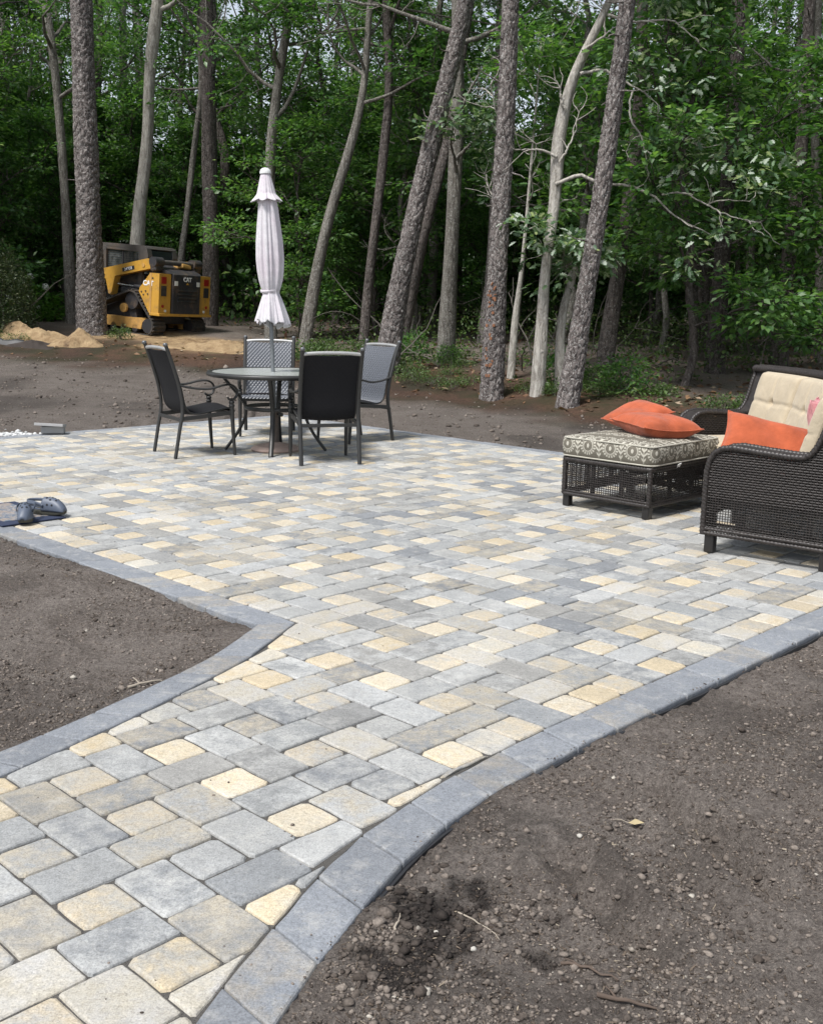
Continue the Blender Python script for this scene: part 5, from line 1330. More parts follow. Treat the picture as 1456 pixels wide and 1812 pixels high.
def hero(key, name, label, bark, top, kind, seed, lo=5.0, nl=12, spread=2.0, plate=0.0, leaf=M_LEAF, extra=None, per=8, pale=0.06):
    pts = list(H_[key]); x0, y0 = pts[0][0], pts[0][1]; zg = gz(x0, y0)
    d = np.array(pts[1][:3]) - np.array(pts[0][:3]); d = d / d[2]
    foot = np.array(pts[0][:3]) + d * (zg - 0.35 - pts[0][2]); flare = 1.45; kr = 0.90 if plate else 1.0
    pts = [(*foot, pts[0][3] * flare * kr), (*(np.array(pts[0][:3]) + d * (zg + 0.08 - pts[0][2])), pts[0][3] * 1.13 * kr)] + [(p[0], p[1], p[2], p[3] * kr) for p in pts if p[2] > zg + 0.3]
    if top > pts[-1][2] + 0.3:
        e = np.array(pts[-1][:3]) - np.array(pts[-3][:3]); e = e / e[2]; q = np.array(pts[-1][:3]) + e * (top - pts[-1][2]) * 0.6; q[2] = top; pts.append((*q, pts[-1][3] * 0.35))
    Hh = pts[-1][2] - pts[0][2]
    root = empty(name, (x0, y0, zg)); tag(root, label, 'tree')
    O = np.array([x0, y0, zg]); path, rad = smooth_path(pts, int(Hh / (0.032 if plate else 0.09)) + 10); path = path - O
    link(bpy.data.objects.new('trunk', trunk_mesh('trunk', path, rad, 52 if plate else 14, bark, plate, 0.02 if plate else 0.045, seed)), root)
    rs = np.random.RandomState(seed); g = Geo()
    if kind == 'pine':
        C0, D0 = branch_out(rs, g, path, rad, lo, nl, spread, 4, 5, up=0.03, droop=0.1, frac=0.35)
        for k in range(7):
            h = rs.uniform(1.8, min(lo, 5.5)); i = min(np.searchsorted(path[:, 2], h), len(path) - 1); az = rs.uniform(0, 6.28)
            bp, bd = grow(rs, path[i], (math.cos(az), math.sin(az), rs.uniform(-0.1, 0.4)), rs.uniform(0.12, 0.5), 4, 0.2, 0.0); g.tube(bp, np.linspace(0.016, 0.005, 5), 5)
        crown = needle_mesh(C0, D0, rs)
    else:
        C0, D0 = branch_out(rs, g, path, rad, lo, nl, spread, 4, 4, frac=0.5, bare=0.25)
        xs = []
        if extra:
            for line, r0 in extra['limbs']:
                q, rr = smooth_path([(*(np.array(p) - O), 0.0) for p in line], 26); q = q + np.cumsum(rs.normal(size=q.shape), 0) * 0.006
                g.tube(q, np.linspace(r0, 0.006, len(q)), 6)
                for w in range(5):
                    k = rs.randint(6, 26); sd = rs.normal(size=3); tp, td = grow(rs, q[k], unit(unit(q[min(k + 1, 25)] - q[k - 1]) + unit(sd)), rs.uniform(0.2, 0.5), 5, 0.3, 0.02); g.tube(tp, np.linspace(0.008, 0.003, 6), 4)
            for c in extra['leaves']:
                for w in range(extra.get('n', 10)): xs.append(np.array(c[:3]) - O + rs.normal(size=3) * c[3] * np.array([1, 1, 0.62]))
        if xs: C0 = np.concatenate([C0, np.array(xs)]) if len(C0) else np.array(xs); D0 = np.concatenate([D0, rs.normal(size=(len(xs), 3))]) if len(D0) else rs.normal(size=(len(xs), 3))
        P, dd, N, L = sprays(C0, D0, rs, per + 2, (0.08, 0.135)); near_ = y0 < 19
        crown = leaf_mesh('crown', P, dd, N, L, leaf, rs, lobed=near_, pale=pale)
    o = g.obj('branches', bark, root, kind='stuff')
    o = link(bpy.data.objects.new('crown', crown), root); o['kind'] = 'stuff'
    return root
hero('T1', 'pine_tree', 'stout rough barked pine trunk beside the yellow track loader', M_PINE, 15, 'pine', 1, 11.0, 9, 2.0, 0.030)
hero('T2', 'oak_tree', 'grey oak with a crooked trunk rising behind the loader cab', M_PALE, 11.5, 'oak', 2, 6.5, 9, 2.0)
hero('T3', 'oak_tree', 'slim grey trunk just left of the stout pine', M_OAK, 10.5, 'oak', 3, 4.4, 12, 1.9)
hero('T4', 'pine_tree', 'straight dark pine trunk just right of the loader', M_PINED, 13.5, 'pine', 4, 7.4, 14, 2.2)
hero('T5', 'oak_tree', 'thin wavering grey trunk between the loader cab and the dark pine', M_OAK, 9.5, 'oak', 5, 4.4, 10, 1.6)
hero('T7', 'oak_tree', 'brown oak trunk directly behind the closed umbrella', M_OAK, 10.5, 'oak', 7, 4.2, 13, 2.2)
hero('T8', 'pine_tree', 'tall pine leaning right, behind the dining chairs', M_PINE, 14, 'pine', 8, 10.0, 9, 2.0, 0.022)
hero('T9', 'pine_tree', 'dark slanting trunk partly hidden behind the leaning pine', M_PINED, 10.0, 'pine', 9, 6.2, 12, 1.8)
hero('T10', 'oak_tree', 'pale lichen covered oak between the leaning pine and the straight pine', M_OAK, 9.5, 'oak', 10, 4.6, 11, 1.9, leaf=M_LEAFP, pale=0.18,
     extra={'limbs': [([(0.60, 17.5, 3.4), (0.50, 17.0, 3.75), (0.55, 16.6, 4.0)], 0.03), ([(0.60, 17.5, 3.6), (0.95, 17.0, 3.9), (1.15, 16.7, 4.0)], 0.03), ([(0.6, 17.6, 4.3), (0.9, 17.5, 4.9), (1.2, 17.4, 5.2)], 0.03)],
            'leaves': [(0.55, 16.4, 4.05, 0.20), (0.80, 16.4, 3.98, 0.22), (1.05, 16.4, 4.08, 0.18), (0.35, 16.5, 3.85, 0.16), (0.95, 16.5, 3.7, 0.15)], 'n': 12})
hero('T11', 'pine_tree', 'straight pine with a rusty scar low on its trunk at the edge of the wood', M_PINE, 14, 'pine', 11, 10.0, 9, 2.0, 0.020)
hero('T12', 'oak_tree', 'pale barked oak with bare twisting limbs, between the two straight pines', M_PALE, 6.6, 'oak', 12, 4.9, 7, 1.3, leaf=M_LEAFP, pale=0.30,
     extra={'limbs': [([(1.76, 14.3, 3.26), (1.54, 14.3, 3.34), (1.27, 14.3, 3.35)], 0.022), ([(1.77, 14.3, 2.91), (2.08, 14.2, 3.04), (2.3, 14.1, 2.92), (2.7, 14.0, 2.92), (3.05, 13.9, 2.76), (3.19, 13.9, 2.6), (3.42, 13.8, 2.44), (3.77, 13.8, 2.29)], 0.028),
                      ([(3.05, 13.9, 2.76), (3.33, 13.8, 2.79), (3.6, 13.8, 2.64), (3.66, 13.8, 2.71), (4.06, 13.7, 2.67)], 0.014), ([(3.58, 13.8, 2.64), (3.85, 13.7, 2.49), (4.14, 13.6, 2.42)], 0.011),
                      ([(1.84, 14.3, 3.84), (1.76, 14.3, 4.11), (1.69, 14.3, 4.25)], 0.022), ([(2.01, 14.3, 4.25), (2.32, 14.3, 4.31), (2.59, 14.2, 4.11), (2.8, 14.1, 3.94), (2.96, 14.1, 3.79)], 0.024),
                      ([(2.67, 14.2, 4.04), (2.65, 14.1, 3.72), (2.76, 14.0, 3.47), (2.89, 14.0, 2.95)], 0.015), ([(1.8, 14.3, 3.19), (1.97, 14.3, 3.43), (2.04, 14.3, 3.81)], 0.018),
                      ([(2.32, 14.3, 4.95), (2.64, 14.3, 4.86), (3.11, 14.2, 4.91), (3.38, 14.1, 4.69)], 0.02), ([(2.02, 14.3, 4.52), (2.3, 14.3, 4.71), (2.26, 14.3, 5.11)], 0.022), ([(3.21, 14.1, 3.5), (3.41, 14, 3.38), (3.55, 13.9, 3.33)], 0.011)],
            'leaves': [(*(3.1, 14.1, 4.1), 0.20), (*(3.3, 14.0, 3.48), 0.24), (*(3.59, 13.9, 3.41), 0.22), (*(3.86, 13.7, 2.35), 0.12), (*(4.1, 13.7, 2.83), 0.13), (*(3.83, 13.8, 3.07), 0.22), (*(4.21, 13.8, 3.17), 0.15),
                       (*(1.76, 14.2, 2.2), 0.16), (*(2.07, 14.1, 2.2), 0.12), (*(2.3, 13.9, 2.02), 0.10), (*(1.43, 14.2, 2.41), 0.10), (*(3.49, 13.8, 2.01), 0.14), (*(2.95, 14, 3.41), 0.12), (*(3.45, 14.1, 4.7), 0.22), (*(2.84, 14.1, 4.42), 0.18), (*(3.24, 13.9, 2.93), 0.14)], 'n': 9})
hero('T12b', 'oak_tree', 'short broken pale stem at the foot of the pale oak', M_PALE, 1.9, 'oak', 13, 1.5, 3, 0.5, leaf=M_LEAFP, per=3)
hero('T13', 'pine_tree', 'right leaning rough pine nearest the patio, beside the pale oak', M_PINE, 14, 'pine', 14, 10.0, 9, 2.0, 0.020)
hero('T14', 'oak_tree', 'thin pale sapling stem right of the scarred pine', M_PALE, 5.0, 'oak', 15, 1.9, 9, 0.9, per=7)
hero('T15', 'pine_tree', 'dark slanting pine seen behind the pale oak limbs', M_PINED, 13.0, 'pine', 16, 8.5, 11, 2.0)
hero('T16', 'pine_tree', 'dark upright pine in the gap above the ottoman pillows', M_PINED, 13, 'pine', 17, 8.0, 11, 2.0, 0.018)
hero('T17', 'pine_tree', 'dark pine with ragged side twigs above the cream back cushion', M_PINED, 12.0, 'pine', 18, 5.6, 15, 2.1)
hero('T18', 'oak_tree', 'slim grey trunk at the right edge of the picture', M_OAK, 9.5, 'oak', 19, 4.0, 12, 2.0)
hero('T19', 'oak_tree', 'dark trunk leaning right between the umbrella and the leaning pine', M_OAK, 9.5, 'oak', 20, 4.2, 13, 2.0)
hero('T20', 'oak_tree', 'thin dark upright trunk left of the leaning pine', M_PINED, 10.5, 'oak', 21, 4.6, 13, 2.0)
# rusty scar plate on the straight pine
scar = MB()
for k in range(34):
    z = random.choice([random.gauss(0.35, 0.10), random.gauss(0.95, 0.16), random.gauss(1.28, 0.08)]); a = R(-118 + random.uniform(-24, 20)); r = 0.158 - 0.012 * z
    scar.box((1.06 + 0.01 * z + r * math.cos(a), 14.6 + r * math.sin(a), 0.20 + z), (0.024, random.uniform(0.012, 0.04), random.uniform(0.012, 0.045)), Euler((random.uniform(-.5, .5), 0, a)), 0.004)
t11 = [o for o in S.objects if o.get('label', '').startswith('straight pine with')][0]
so_ = scar.build('bark_scar', simple('scar_bark', (0.22, 0.10, 0.052), 0.9, 0.55, 30), t11, kind='stuff'); so_.location = -t11.location

# ---- the rest of the wood
def zone(x, y):
    t = x / y
    for lim, ph in ((-0.335, 'left of the stout pine'), (-0.215, 'behind the loader'), (-0.13, 'between the loader and the umbrella'), (-0.03, 'between the umbrella and the leaning pine'), (0.075, 'between the leaning pine and the scarred pine'),
                    (0.17, 'between the scarred pine and the right leaning pine'), (0.29, 'right of the right leaning pine'), (9, 'above the wicker sofa')):
        if t < lim: return ph
clearxy = [(H_[k][0][0], H_[k][0][1]) for k in ('T2', 'T4', 'T5', 'T7', 'T10', 'T19', 'T15', 'T16')]
heroxy = [(v[0][0], v[0][1]) for v in H_.values()]
rs = np.random.RandomState(42); placed = list(heroxy)
SKID = (SKID_X, SKID_Y)
def free(x, y, dmin):
    return all((x - a) ** 2 + (y - b) ** 2 > dmin ** 2 for a, b in placed) and (x - SKID[0]) ** 2 + (y - SKID[1]) ** 2 > 3.6 ** 2 and forest_s(x, y) > 1.2 and not (-0.31 < x / y < -0.125 and y < 24.8) and not any(y < b and abs(x / y - a / b) < 0.016 for a, b in clearxy)
def scatter(n, d0, d1, dmin, spreadx=0.50, power=0.8):
    out = []; tries = 0
    while len(out) < n and tries < 8000:
        tries += 1
        y = d0 + (d1 - d0) * rs.rand() ** power; x = rs.uniform(-spreadx, spreadx) * y
        if free(x, y, dmin): placed.append((x, y)); out.append((x, y))
    return out
for x, y in scatter(54, 18.5, 44, 1.2):
    if 0.06 < x / y < 0.21 and y > 23: continue
    plant_tree('oak_tree', oaks[rs.randint(5)], x, y, rs.uniform(0, 6.28), rs.uniform(0.85, 1.2), f'leafy oak deep in the wood, {zone(x, y)}', 'tree', f'deep oaks {zone(x, y)}')
for x, y in scatter(26, 19, 50, 1.2):
    if 0.07 < x / y < 0.20 and y > 26: continue
    plant_tree('pine_tree', pines[rs.randint(3)], x, y, rs.uniform(0, 6.28), rs.uniform(0.85, 1.1), f'thin dark pine deep in the wood, {zone(x, y)}', 'tree', f'deep pines {zone(x, y)}')
for x, y in scatter(150, 17.3, 38, 0.7):
    plant_tree('oak_sapling', small[rs.choice(4, p=[.40, .42, .15, .03])], x, y, rs.uniform(0, 6.28), rs.uniform(0.8, 1.25), f'low leafy oak sapling in the shade, {zone(x, y)}', 'sapling', f'saplings {zone(x, y)}')
for x, y in ((-9.5, 23.5), (-11.5, 25.5), (6.2, 15.6), (7.3, 14.6), (3.8, 15.2), (8.2, 17.2), (-2.4, 22.4)):
    plant_tree('oak_sapling', small[rs.randint(3)], x, y, rs.uniform(0, 6.28), rs.uniform(0.9, 1.2), f'low leafy oak sapling in the shade, {zone(x, y)}', 'sapling', f'saplings {zone(x, y)}')
# off to the sides, so that the wood goes on and shades itself
for x, y in [(-16, 22), (-15, 27), (-19, 25), (-13.5, 21.5), (11, 14), (13, 12.5), (10.5, 18), (14, 17), (17, 14), (9.3, 12.6), (12, 21), (-18, 31), (16, 22)]:
    plant_tree('oak_tree', oaks[rs.randint(5)], x, y, rs.uniform(0, 6.28), rs.uniform(0.95, 1.2), f'leafy oak deep in the wood, {zone(x, y)}', 'tree', f'deep oaks {zone(x, y)}')

# far mass of leaves closing the wood
n = 52000; y = rs.uniform(44, 66, n); x = rs.uniform(-0.62, 0.62, n) * y
hz_ = 5.2 + 4.0 * fbm(x, y * 0, 0.16, 3, ox=2) + 3.5 * sstep(0.0, 0.25, -x / y - 0.08) + 2.0 * sstep(0.15, 0.35, x / y); z = 1.2 + rs.rand(n) ** 1.25 * hz_
keep = (fbm(x * 1.0, z * 1.3 + y * 0.5, 0.55, 3) > -0.18) | (z < 4.0)
P = np.stack([x, y, z], 1)[keep]; D = rs.normal(size=P.shape); N = unit(rs.normal(size=P.shape) * 0.6 + np.array([0, -0.2, 1.0]))
fw = link(bpy.data.objects.new('far_wood', leaf_mesh('far_wood', P, D, N, rs.uniform(0.30, 0.55, len(P)), M_LEAF, rs)))
tag(fw, 'distant mass of leaves closing the back of the wood', 'wood', kind='stuff')

n = 26000; y = rs.uniform(25, 44, n); x = rs.uniform(-0.55, 0.55, n) * y; P = np.stack([x, y, ground_z(x, y) + rs.rand(n) ** 1.3 * (1.7 + 2.4 * fbm(x, y, 0.35, 3))], 1)
D = rs.normal(size=P.shape); N = unit(rs.normal(size=P.shape) * 0.6 + np.array([0, -0.2, 1.0]))
fw = link(bpy.data.objects.new('thicket', leaf_mesh('thicket', P, D, N, rs.uniform(0.10, 0.22, n), M_LEAF, rs))); tag(fw, 'dense low thicket across the back of the wood', 'thicket', kind='stuff')
# ---- shrubs and ground cover
def make_shrub(seed, h, w, n, size, mat, stems=7, dome=False):
    rs = np.random.RandomState(seed); g = Geo(); C, D = [], []
    for k in range(stems):
        az = rs.uniform(0, 6.28); el = rs.uniform(0.7, 1.4)
        bp, bd = grow(rs, rs.normal(size=3) * np.array([0.05, 0.05, 0]), (math.cos(az) * math.cos(el), math.sin(az) * math.cos(el), math.sin(el)), h * rs.uniform(0.7, 1.1), 4, 0.2, 0.02); g.tube(bp, np.linspace(0.010, 0.003, 5), 4)
    for k in range(n):
        if dome:
            v = unit(rs.normal(size=3)); v[2] = abs(v[2]) * 1.0; r = rs.uniform(0.55, 1.0) ** 0.4; C.append(np.array([v[0] * w * r, v[1] * w * r, h * (0.04 + 0.92 * v[2] * r) if rs.rand() < 0.7 else h * rs.uniform(0.03, 0.6)])); D.append(v)
        else:
            r = w * math.sqrt(rs.rand()); az = rs.uniform(0, 6.28); C.append(np.array([r * math.cos(az), r * math.sin(az), h * rs.uniform(0.15, 1.0) * (1 - 0.5 * (r / w) ** 2)])); D.append(np.array([math.cos(az), math.sin(az), 0.7]))
    P, d, N, L = sprays(np.array(C), np.array(D), rs, 7, size, 0.4, 0.05)
    return (np_mesh('branches', np.concatenate(g.v), np.concatenate(g.f), M_TWIG, True), leaf_mesh('foliage', P, d, N, L, mat, rs, width=0.28))
shr = [make_shrub(201, 0.38, 0.42, 90, (0.04, 0.075), M_SHRUB), make_shrub(202, 0.55, 0.45, 110, (0.05, 0.085), M_SHRUB), make_shrub(203, 0.28, 0.5, 90, (0.035, 0.06), M_SHRUB), make_shrub(204, 0.75, 0.5, 120, (0.06, 0.10), M_LEAF)]
def plant_shrub(name, ms, x, y, sc, label, group=None, rz=None):
    root = empty(name, (x, y, gz(x, y) - 0.01), rs.uniform(0, 6.28) if rz is None else rz); root.scale = (sc, sc, sc); tag(root, label, 'shrub', group)
    for nm, me in zip(('branches', 'foliage'), ms):
        o = link(bpy.data.objects.new(nm, me), root); o['kind'] = 'stuff'
    return root
k = 0
while k < 64:
    t = rs.rand(); x = -9 + 18 * t + rs.normal() * 0.2; e = float(fi(EDGE, x)); y = e + 1.0 + abs(rs.normal()) * 1.3
    if (x - SKID[0]) ** 2 + (y - SKID[1]) ** 2 < 2.6 ** 2 or (-7.2 < x < -2.6 and y < 22.0): 
        continue
    plant_shrub('low_shrub', shr[rs.choice(4, p=[.35, .2, .35, .1])], x, y, rs.uniform(0.4, 0.8), f'low green shrub along the wood edge, {zone(x, y)}', f'edge shrubs {zone(x, y)}'); k += 1
for x, y, s_ in ((0.0, 15.9, 0.6), (0.25, 15.6, 0.55), (0.55, 15.3, 0.5), (-0.15, 16.3, 0.65), (0.8, 15.5, 0.5)):
    plant_shrub('low_shrub', shr[2], x, y, s_, f'low green shrub along the wood edge, {zone(x, y)}', f'edge shrubs {zone(x, y)}')
plant_shrub('boxwood_shrub', make_shrub(210, 2.1, 0.95, 2600, (0.035, 0.06), M_BOX, 10, True), -8.15, 20.75, 0.92, 'big rounded small leaved evergreen shrub at the left edge of the picture')
hy = plant_shrub('hydrangea', make_shrub(211, 0.85, 0.55, 150, (0.10, 0.16), leaf_mat('hydrangea_leaf', (0.05, 0.13, 0.02), (0.10, 0.24, 0.03), (0.16, 0.32, 0.05), (0.2, 0.3, 0.1)), 8, True), -8.45, 24.0, 1.0, 'bright green shrub with white flower heads behind the evergreen shrub')
M_FLO = simple('white_petal', (0.80, 0.82, 0.74), 0.7, 0.1)
for k, (dx, dy, dz) in enumerate(((-0.15, -0.4, 0.86), (0.12, -0.35, 0.95), (0.42, -0.30, 0.74), (-0.40, -0.38, 0.50), (-0.1, -0.55, 0.40), (0.3, -0.45, 0.3))):
    mb = MB()
    for j in range(34):
        v = Vector((rs.normal(), rs.normal(), rs.normal())).normalized(); c = Vector((dx, dy, dz)) + v * 0.07 * (1 if k < 4 else 0.5); t = v.orthogonal().normalized() * 0.022; u2 = v.cross(t)
        mb.add([c + t, c + u2, c - t, c - u2], [(0, 1, 2, 3)])
    o = mb.build('flower_head', M_FLO, hy, kind='stuff'); hy.rotation_euler = (0, 0, 0)
plant_shrub('low_shrub', shr[1], -5.65, 20.75, 0.5, 'bright green weed clump at the foot of the stout pine beside the loader', None)

# leaf and twig litter standing on the floor of the wood
n = 9000; y = 12 + 26 * rs.rand(n); x = rs.uniform(-0.46, 0.46, n) * y; s_ = forest_s(x, y); kp = s_ > rs.uniform(-0.25, 0.6, n); x, y = x[kp], y[kp]
kp = ((x - SKID[0]) ** 2 + (y - SKID[1]) ** 2 > 2.4 ** 2); x, y = x[kp], y[kp]
P = np.stack([x, y, ground_z(x, y) + 0.012], 1); D = rs.normal(size=P.shape); D[:, 2] *= 0.2; N = unit(rs.normal(size=P.shape) * 0.4 + np.array([0, 0, 1.0]))
M_LIT = leaf_mat('dead_leaf', (0.07, 0.035, 0.02), (0.15, 0.08, 0.045), (0.26, 0.16, 0.09), (0.42, 0.34, 0.25), 0.1)
lo_ = link(bpy.data.objects.new('leaf_litter', leaf_mesh('leaf_litter', P, D, N, rs.uniform(0.06, 0.13, len(P)), M_LIT, rs, pale=0.12))); tag(lo_, 'fallen brown leaves scattered on the floor of the wood', 'leaf litter', kind='stuff')
n = 9500; y = 13.5 + 26 * rs.rand(n) ** 1.1; x = rs.uniform(-0.46, 0.46, n) * y; s_ = forest_s(x, y); kp = (s_ > 0.9) & (fbm(x, y, 0.5, 3, ox=8) > 0.02 - 0.15 * sstep(2, 5, s_)) & ((x - SKID[0]) ** 2 + (y - SKID[1]) ** 2 > 2.6 ** 2) & ~((x > -7.2) & (x < -2.4) & (y < 22.0)); x, y = x[kp], y[kp]
C0 = np.stack([x, y, ground_z(x, y) + rs.uniform(0.02, 0.14 + 0.6 * sstep(2.0, 6.0, forest_s(x, y)), len(x))], 1); P, d, N, L = sprays(C0, rs.normal(size=C0.shape), rs, 6, (0.05, 0.09), 0.5, 0.07)
gc = link(bpy.data.objects.new('undergrowth', leaf_mesh('undergrowth', P, d, N, L, M_SHRUB, rs))); tag(gc, 'low green undergrowth on the floor of the wood', 'undergrowth', kind='stuff')
# dead sticks lying and standing in the undergrowth
g = Geo()
for k in range(120):
    y = 15 + 18 * rs.rand(); x = rs.uniform(-0.44, 0.44) * y
    if forest_s(x, y) < 0.8 or (x - SKID[0]) ** 2 + (y - SKID[1]) ** 2 < 2.9 ** 2 or (-7.5 < x < -2.4 and y < 23.5): continue
    el = rs.uniform(0.05, 1.3); az = rs.uniform(0, 6.28); bp, bd = grow(rs, (x, y, gz(x, y)), (math.cos(az) * math.cos(el), math.sin(az) * math.cos(el), math.sin(el)), rs.uniform(0.6, 2.6), 8, 0.16, 0.0)
    g.tube(bp, np.linspace(rs.uniform(0.008, 0.022), 0.004, 9), 5)
    for w in range(2):
        tp, _ = grow(rs, bp[rs.randint(2, 8)], unit(bd + rs.normal(size=3) * 0.8), rs.uniform(0.3, 0.9), 4, 0.25, 0.0); g.tube(tp, np.linspace(0.007, 0.003, 5), 4)
o = g.obj('dead_sticks', M_TWIG, None, kind='stuff'); tag(o, 'tangle of dead grey sticks in the undergrowth', 'sticks', kind='stuff')
# ------------------------------------------------------------------ doormat and clogs
M_NAVY = simple('navy_mat', (0.020, 0.030, 0.065), 0.85, 0.3, 40, bmp=0.5, bscale=200)
M_BLUE = simple('blue_mat', (0.05, 0.27, 0.50), 0.8, 0.15, 30)
def print_mat():
    m, nt, b = newmat('mat_print'); v = objco(nt)
    c = mixc(nt, ramp(nt, noise(nt, v, 22, 3, 0.5), [(0.42, 0.0), (0.5, 1.0)], 'CONSTANT'), (0.22, 0.19, 0.17), (0.10, 0.13, 0.17))
    c = mixc(nt, ramp(nt, noise(nt, v, 48, 3), [(0.52, 0.0), (0.6, 1.0)]), c, (0.30, 0.27, 0.25)); nt.links.new(c, b.inputs['Base Color']); b.inputs['Roughness'].default_value = 0.9; return m
mc = Vector((*g2w(10.9, -24.2), 0))
dm = empty('doormat', (mc.x, mc.y, 0.0015), math.atan2(ax.y, ax.x)); tag(dm, 'navy doormat with a printed centre under the clogs at the left edge', 'doormat')
# local x along b (0.68 long), y along a (0.40 wide)
MB().box((0, 0, 0.005), (0.70, 0.42, 0.010), bev=0.003).build('mat_base', M_NAVY, dm)
MB().box((-0.03, 0.0, 0.0105), (0.56, 0.30, 0.003)).build('printed_centre', print_mat(), dm)
MB().box((-0.06, -0.182, 0.0108), (0.46, 0.035, 0.003)).build('blue_stripe', M_BLUE, dm)
M_CLOG = simple('clog_foam', (0.080, 0.098, 0.135), 0.5, 0.15, 12)
M_SOLE = simple('clog_sole', (0.050, 0.050, 0.040), 0.7, 0.2, 14)
M_HOLE = simple('clog_hole', (0.008, 0.008, 0.010), 0.9, 0.1)
def clog_outline(n=40):
    pts = []
    for k in range(n):
        t = 2 * math.pi * k / n; x = 0.140 * math.cos(t)
        w = 0.036 + 0.017 * (1 / (1 + math.exp(-14 * x))) ; pts.append((x, w * math.copysign(abs(math.sin(t)) ** 0.75, math.sin(t)) + 0.010 * math.sin(3 * x / 0.14)))
    return pts
def make_clog():
    root = empty('clog'); ol = clog_outline(); n = len(ol)
    mb = MB(); rings = []
    for (s, z) in ((0.93, 0.0), (1.0, 0.006), (1.0, 0.026), (0.96, 0.034)): rings.append([(x * s, y * s, z + (0.010 * max(0, x / 0.14) ** 3)) for x, y in ol])
    vs = [p for r in rings for p in r]
    mb.add(vs, [(k * n + i, k * n + (i + 1) % n, (k + 1) * n + (i + 1) % n, (k + 1) * n + i) for k in range(3) for i in range(n)], True)
    mb.add(rings[0], [tuple(range(n - 1, -1, -1))]); mb.add(rings[3], [tuple(range(n))]); mb.build('sole', M_SOLE, root)
    def hw(x):
        c = max(0.0, 1 - (x / 0.141) ** 2) ** 0.5; return (0.036 + 0.017 / (1 + math.exp(-14 * x))) * max(0.03, c) ** 0.75 * 0.97
    def up(u, v):
        x = -0.012 + 0.1515 * u; a = math.pi * v; tall = 0.006 + 0.076 * max(0.0, 1 - u ** 2.6) ** 0.75
        return (x, hw(x) * math.cos(a) + 0.010 * math.sin(3 * x / 0.14), 0.026 + tall * math.sin(a) ** 0.8)
    o = upo = MB().grid(up, 22, 26).build('upper', M_CLOG, root); sm = o.modifiers.new('thickness', 'SOLIDIFY'); sm.thickness = 0.004
    def hl(u, v):
        a = R(95) + R(170) * u; x = 0.135 * math.cos(a); y = hw(x) * (1 if math.sin(a) > 0 else -1) if abs(math.sin(a)) > 0.02 else 0
        y = 0.040 * math.sin(a); return (x * (0.97 + 0.03 * v), y + 0.010 * math.sin(3 * x / 0.14), 0.028 + (0.026 + 0.012 * math.cos(a * 2)) * v)
    o = MB().grid(hl, 30, 5).build('heel_wall', M_CLOG, root); sm = o.modifiers.new('thickness', 'SOLIDIFY'); sm.thickness = 0.005
    st = spline([(0.005, 0.048, 0.062), (-0.045, 0.052, 0.078), (-0.115, 0.040, 0.080), (-0.150, 0.0, 0.078), (-0.115, -0.042, 0.080), (-0.045, -0.052, 0.078), (0.005, -0.050, 0.062)], 6)
    MB().tube(st, 0.0075, 8, flat=(0.45, 1.4)).build('heel_strap', M_CLOG, root)
    for u, v in ((0.35, 0.5), (0.35, 0.33), (0.35, 0.67), (0.58, 0.42), (0.58, 0.6), (0.16, 0.42), (0.16, 0.6), (0.5, 0.16), (0.5, 0.84), (0.28, 0.15), (0.28, 0.85)):
        p = Vector(up(u, v)); du = Vector(up(u + 0.01, v)) - p; dv = Vector(up(u, v + 0.01)) - p; nn = du.cross(dv).normalized()
        if nn.dot(p - Vector((p.x - 0.03, 0, 0.02))) < 0: nn = -nn
        q = nn.orthogonal().normalized(); w = nn.cross(q); c = p + nn * 0.0062
        MB().add([c + (q * math.cos(k * math.pi / 5) + w * math.sin(k * math.pi / 5)) * 0.0068 for k in range(10)], [tuple(range(10))]).build('vent_hole', M_HOLE, upo)
    return root
cl = make_clog(); cl.location = (-2.40, 6.52, 0.0135); cl.rotation_euler = (0, 0, R(-78)); tag(cl, 'blue grey foam clog with its toe towards the camera, on the doormat', 'shoe', 'pair of clogs on the doormat')
c2 = copy_tree(cl); c2.location = (-2.33, 6.72, 0.0135); c2.rotation_euler = (0, 0, R(-22)); tag(c2, 'blue grey foam clog pointing right, behind the other clog', 'shoe', 'pair of clogs on the doormat')

# ------------------------------------------------------------------ loose things on the soil
def soil_at(x, y):
    i = np.clip(np.searchsorted(gxs, x) - 1, 0, len(gxs) - 2); j = np.clip(np.searchsorted(gys, y) - 1, 0, len(gys) - 2)
    Z = gzv.reshape(len(gys), len(gxs)); fx = (x - gxs[i]) / (gxs[i + 1] - gxs[i]); fy = (y - gys[j]) / (gys[j + 1] - gys[j])
    return (Z[j, i] * (1 - fx) + Z[j, i + 1] * fx) * (1 - fy) + (Z[j + 1, i] * (1 - fx) + Z[j + 1, i + 1] * fx) * fy
def tone_mat(name, a, b_, c, rough=0.95, bsc=120):
    m, nt, b = newmat(name); at = nd(nt, 'ShaderNodeAttribute', attribute_name='lv'); s_ = nd(nt, 'ShaderNodeSeparateColor'); nt.links.new(at.outputs['Color'], s_.inputs[0])
    cc = mixc(nt, s_.outputs[1], mixc(nt, s_.outputs[0], a, b_), c); cc = mixc(nt, mth(nt, 'MULTIPLY', s_.outputs[2], 0.85), cc, (0.026, 0.022, 0.020)); cc = mixc(nt, 1.0, cc, ramp(nt, noise(nt, pos(nt), bsc, 4), [(0.3, 0.65), (0.7, 1.3)]), 'MULTIPLY')
    nt.links.new(cc, b.inputs['Base Color']); b.inputs['Roughness'].default_value = rough; b.inputs['Specular IOR Level'].default_value = 0.15; bump(nt, b, noise(nt, pos(nt), 180, 3), 0.6, 0.004); return m
M_CLOD = tone_mat('clod_soil', (0.060, 0.049, 0.042), (0.225, 0.192, 0.165), (0.42, 0.39, 0.34))
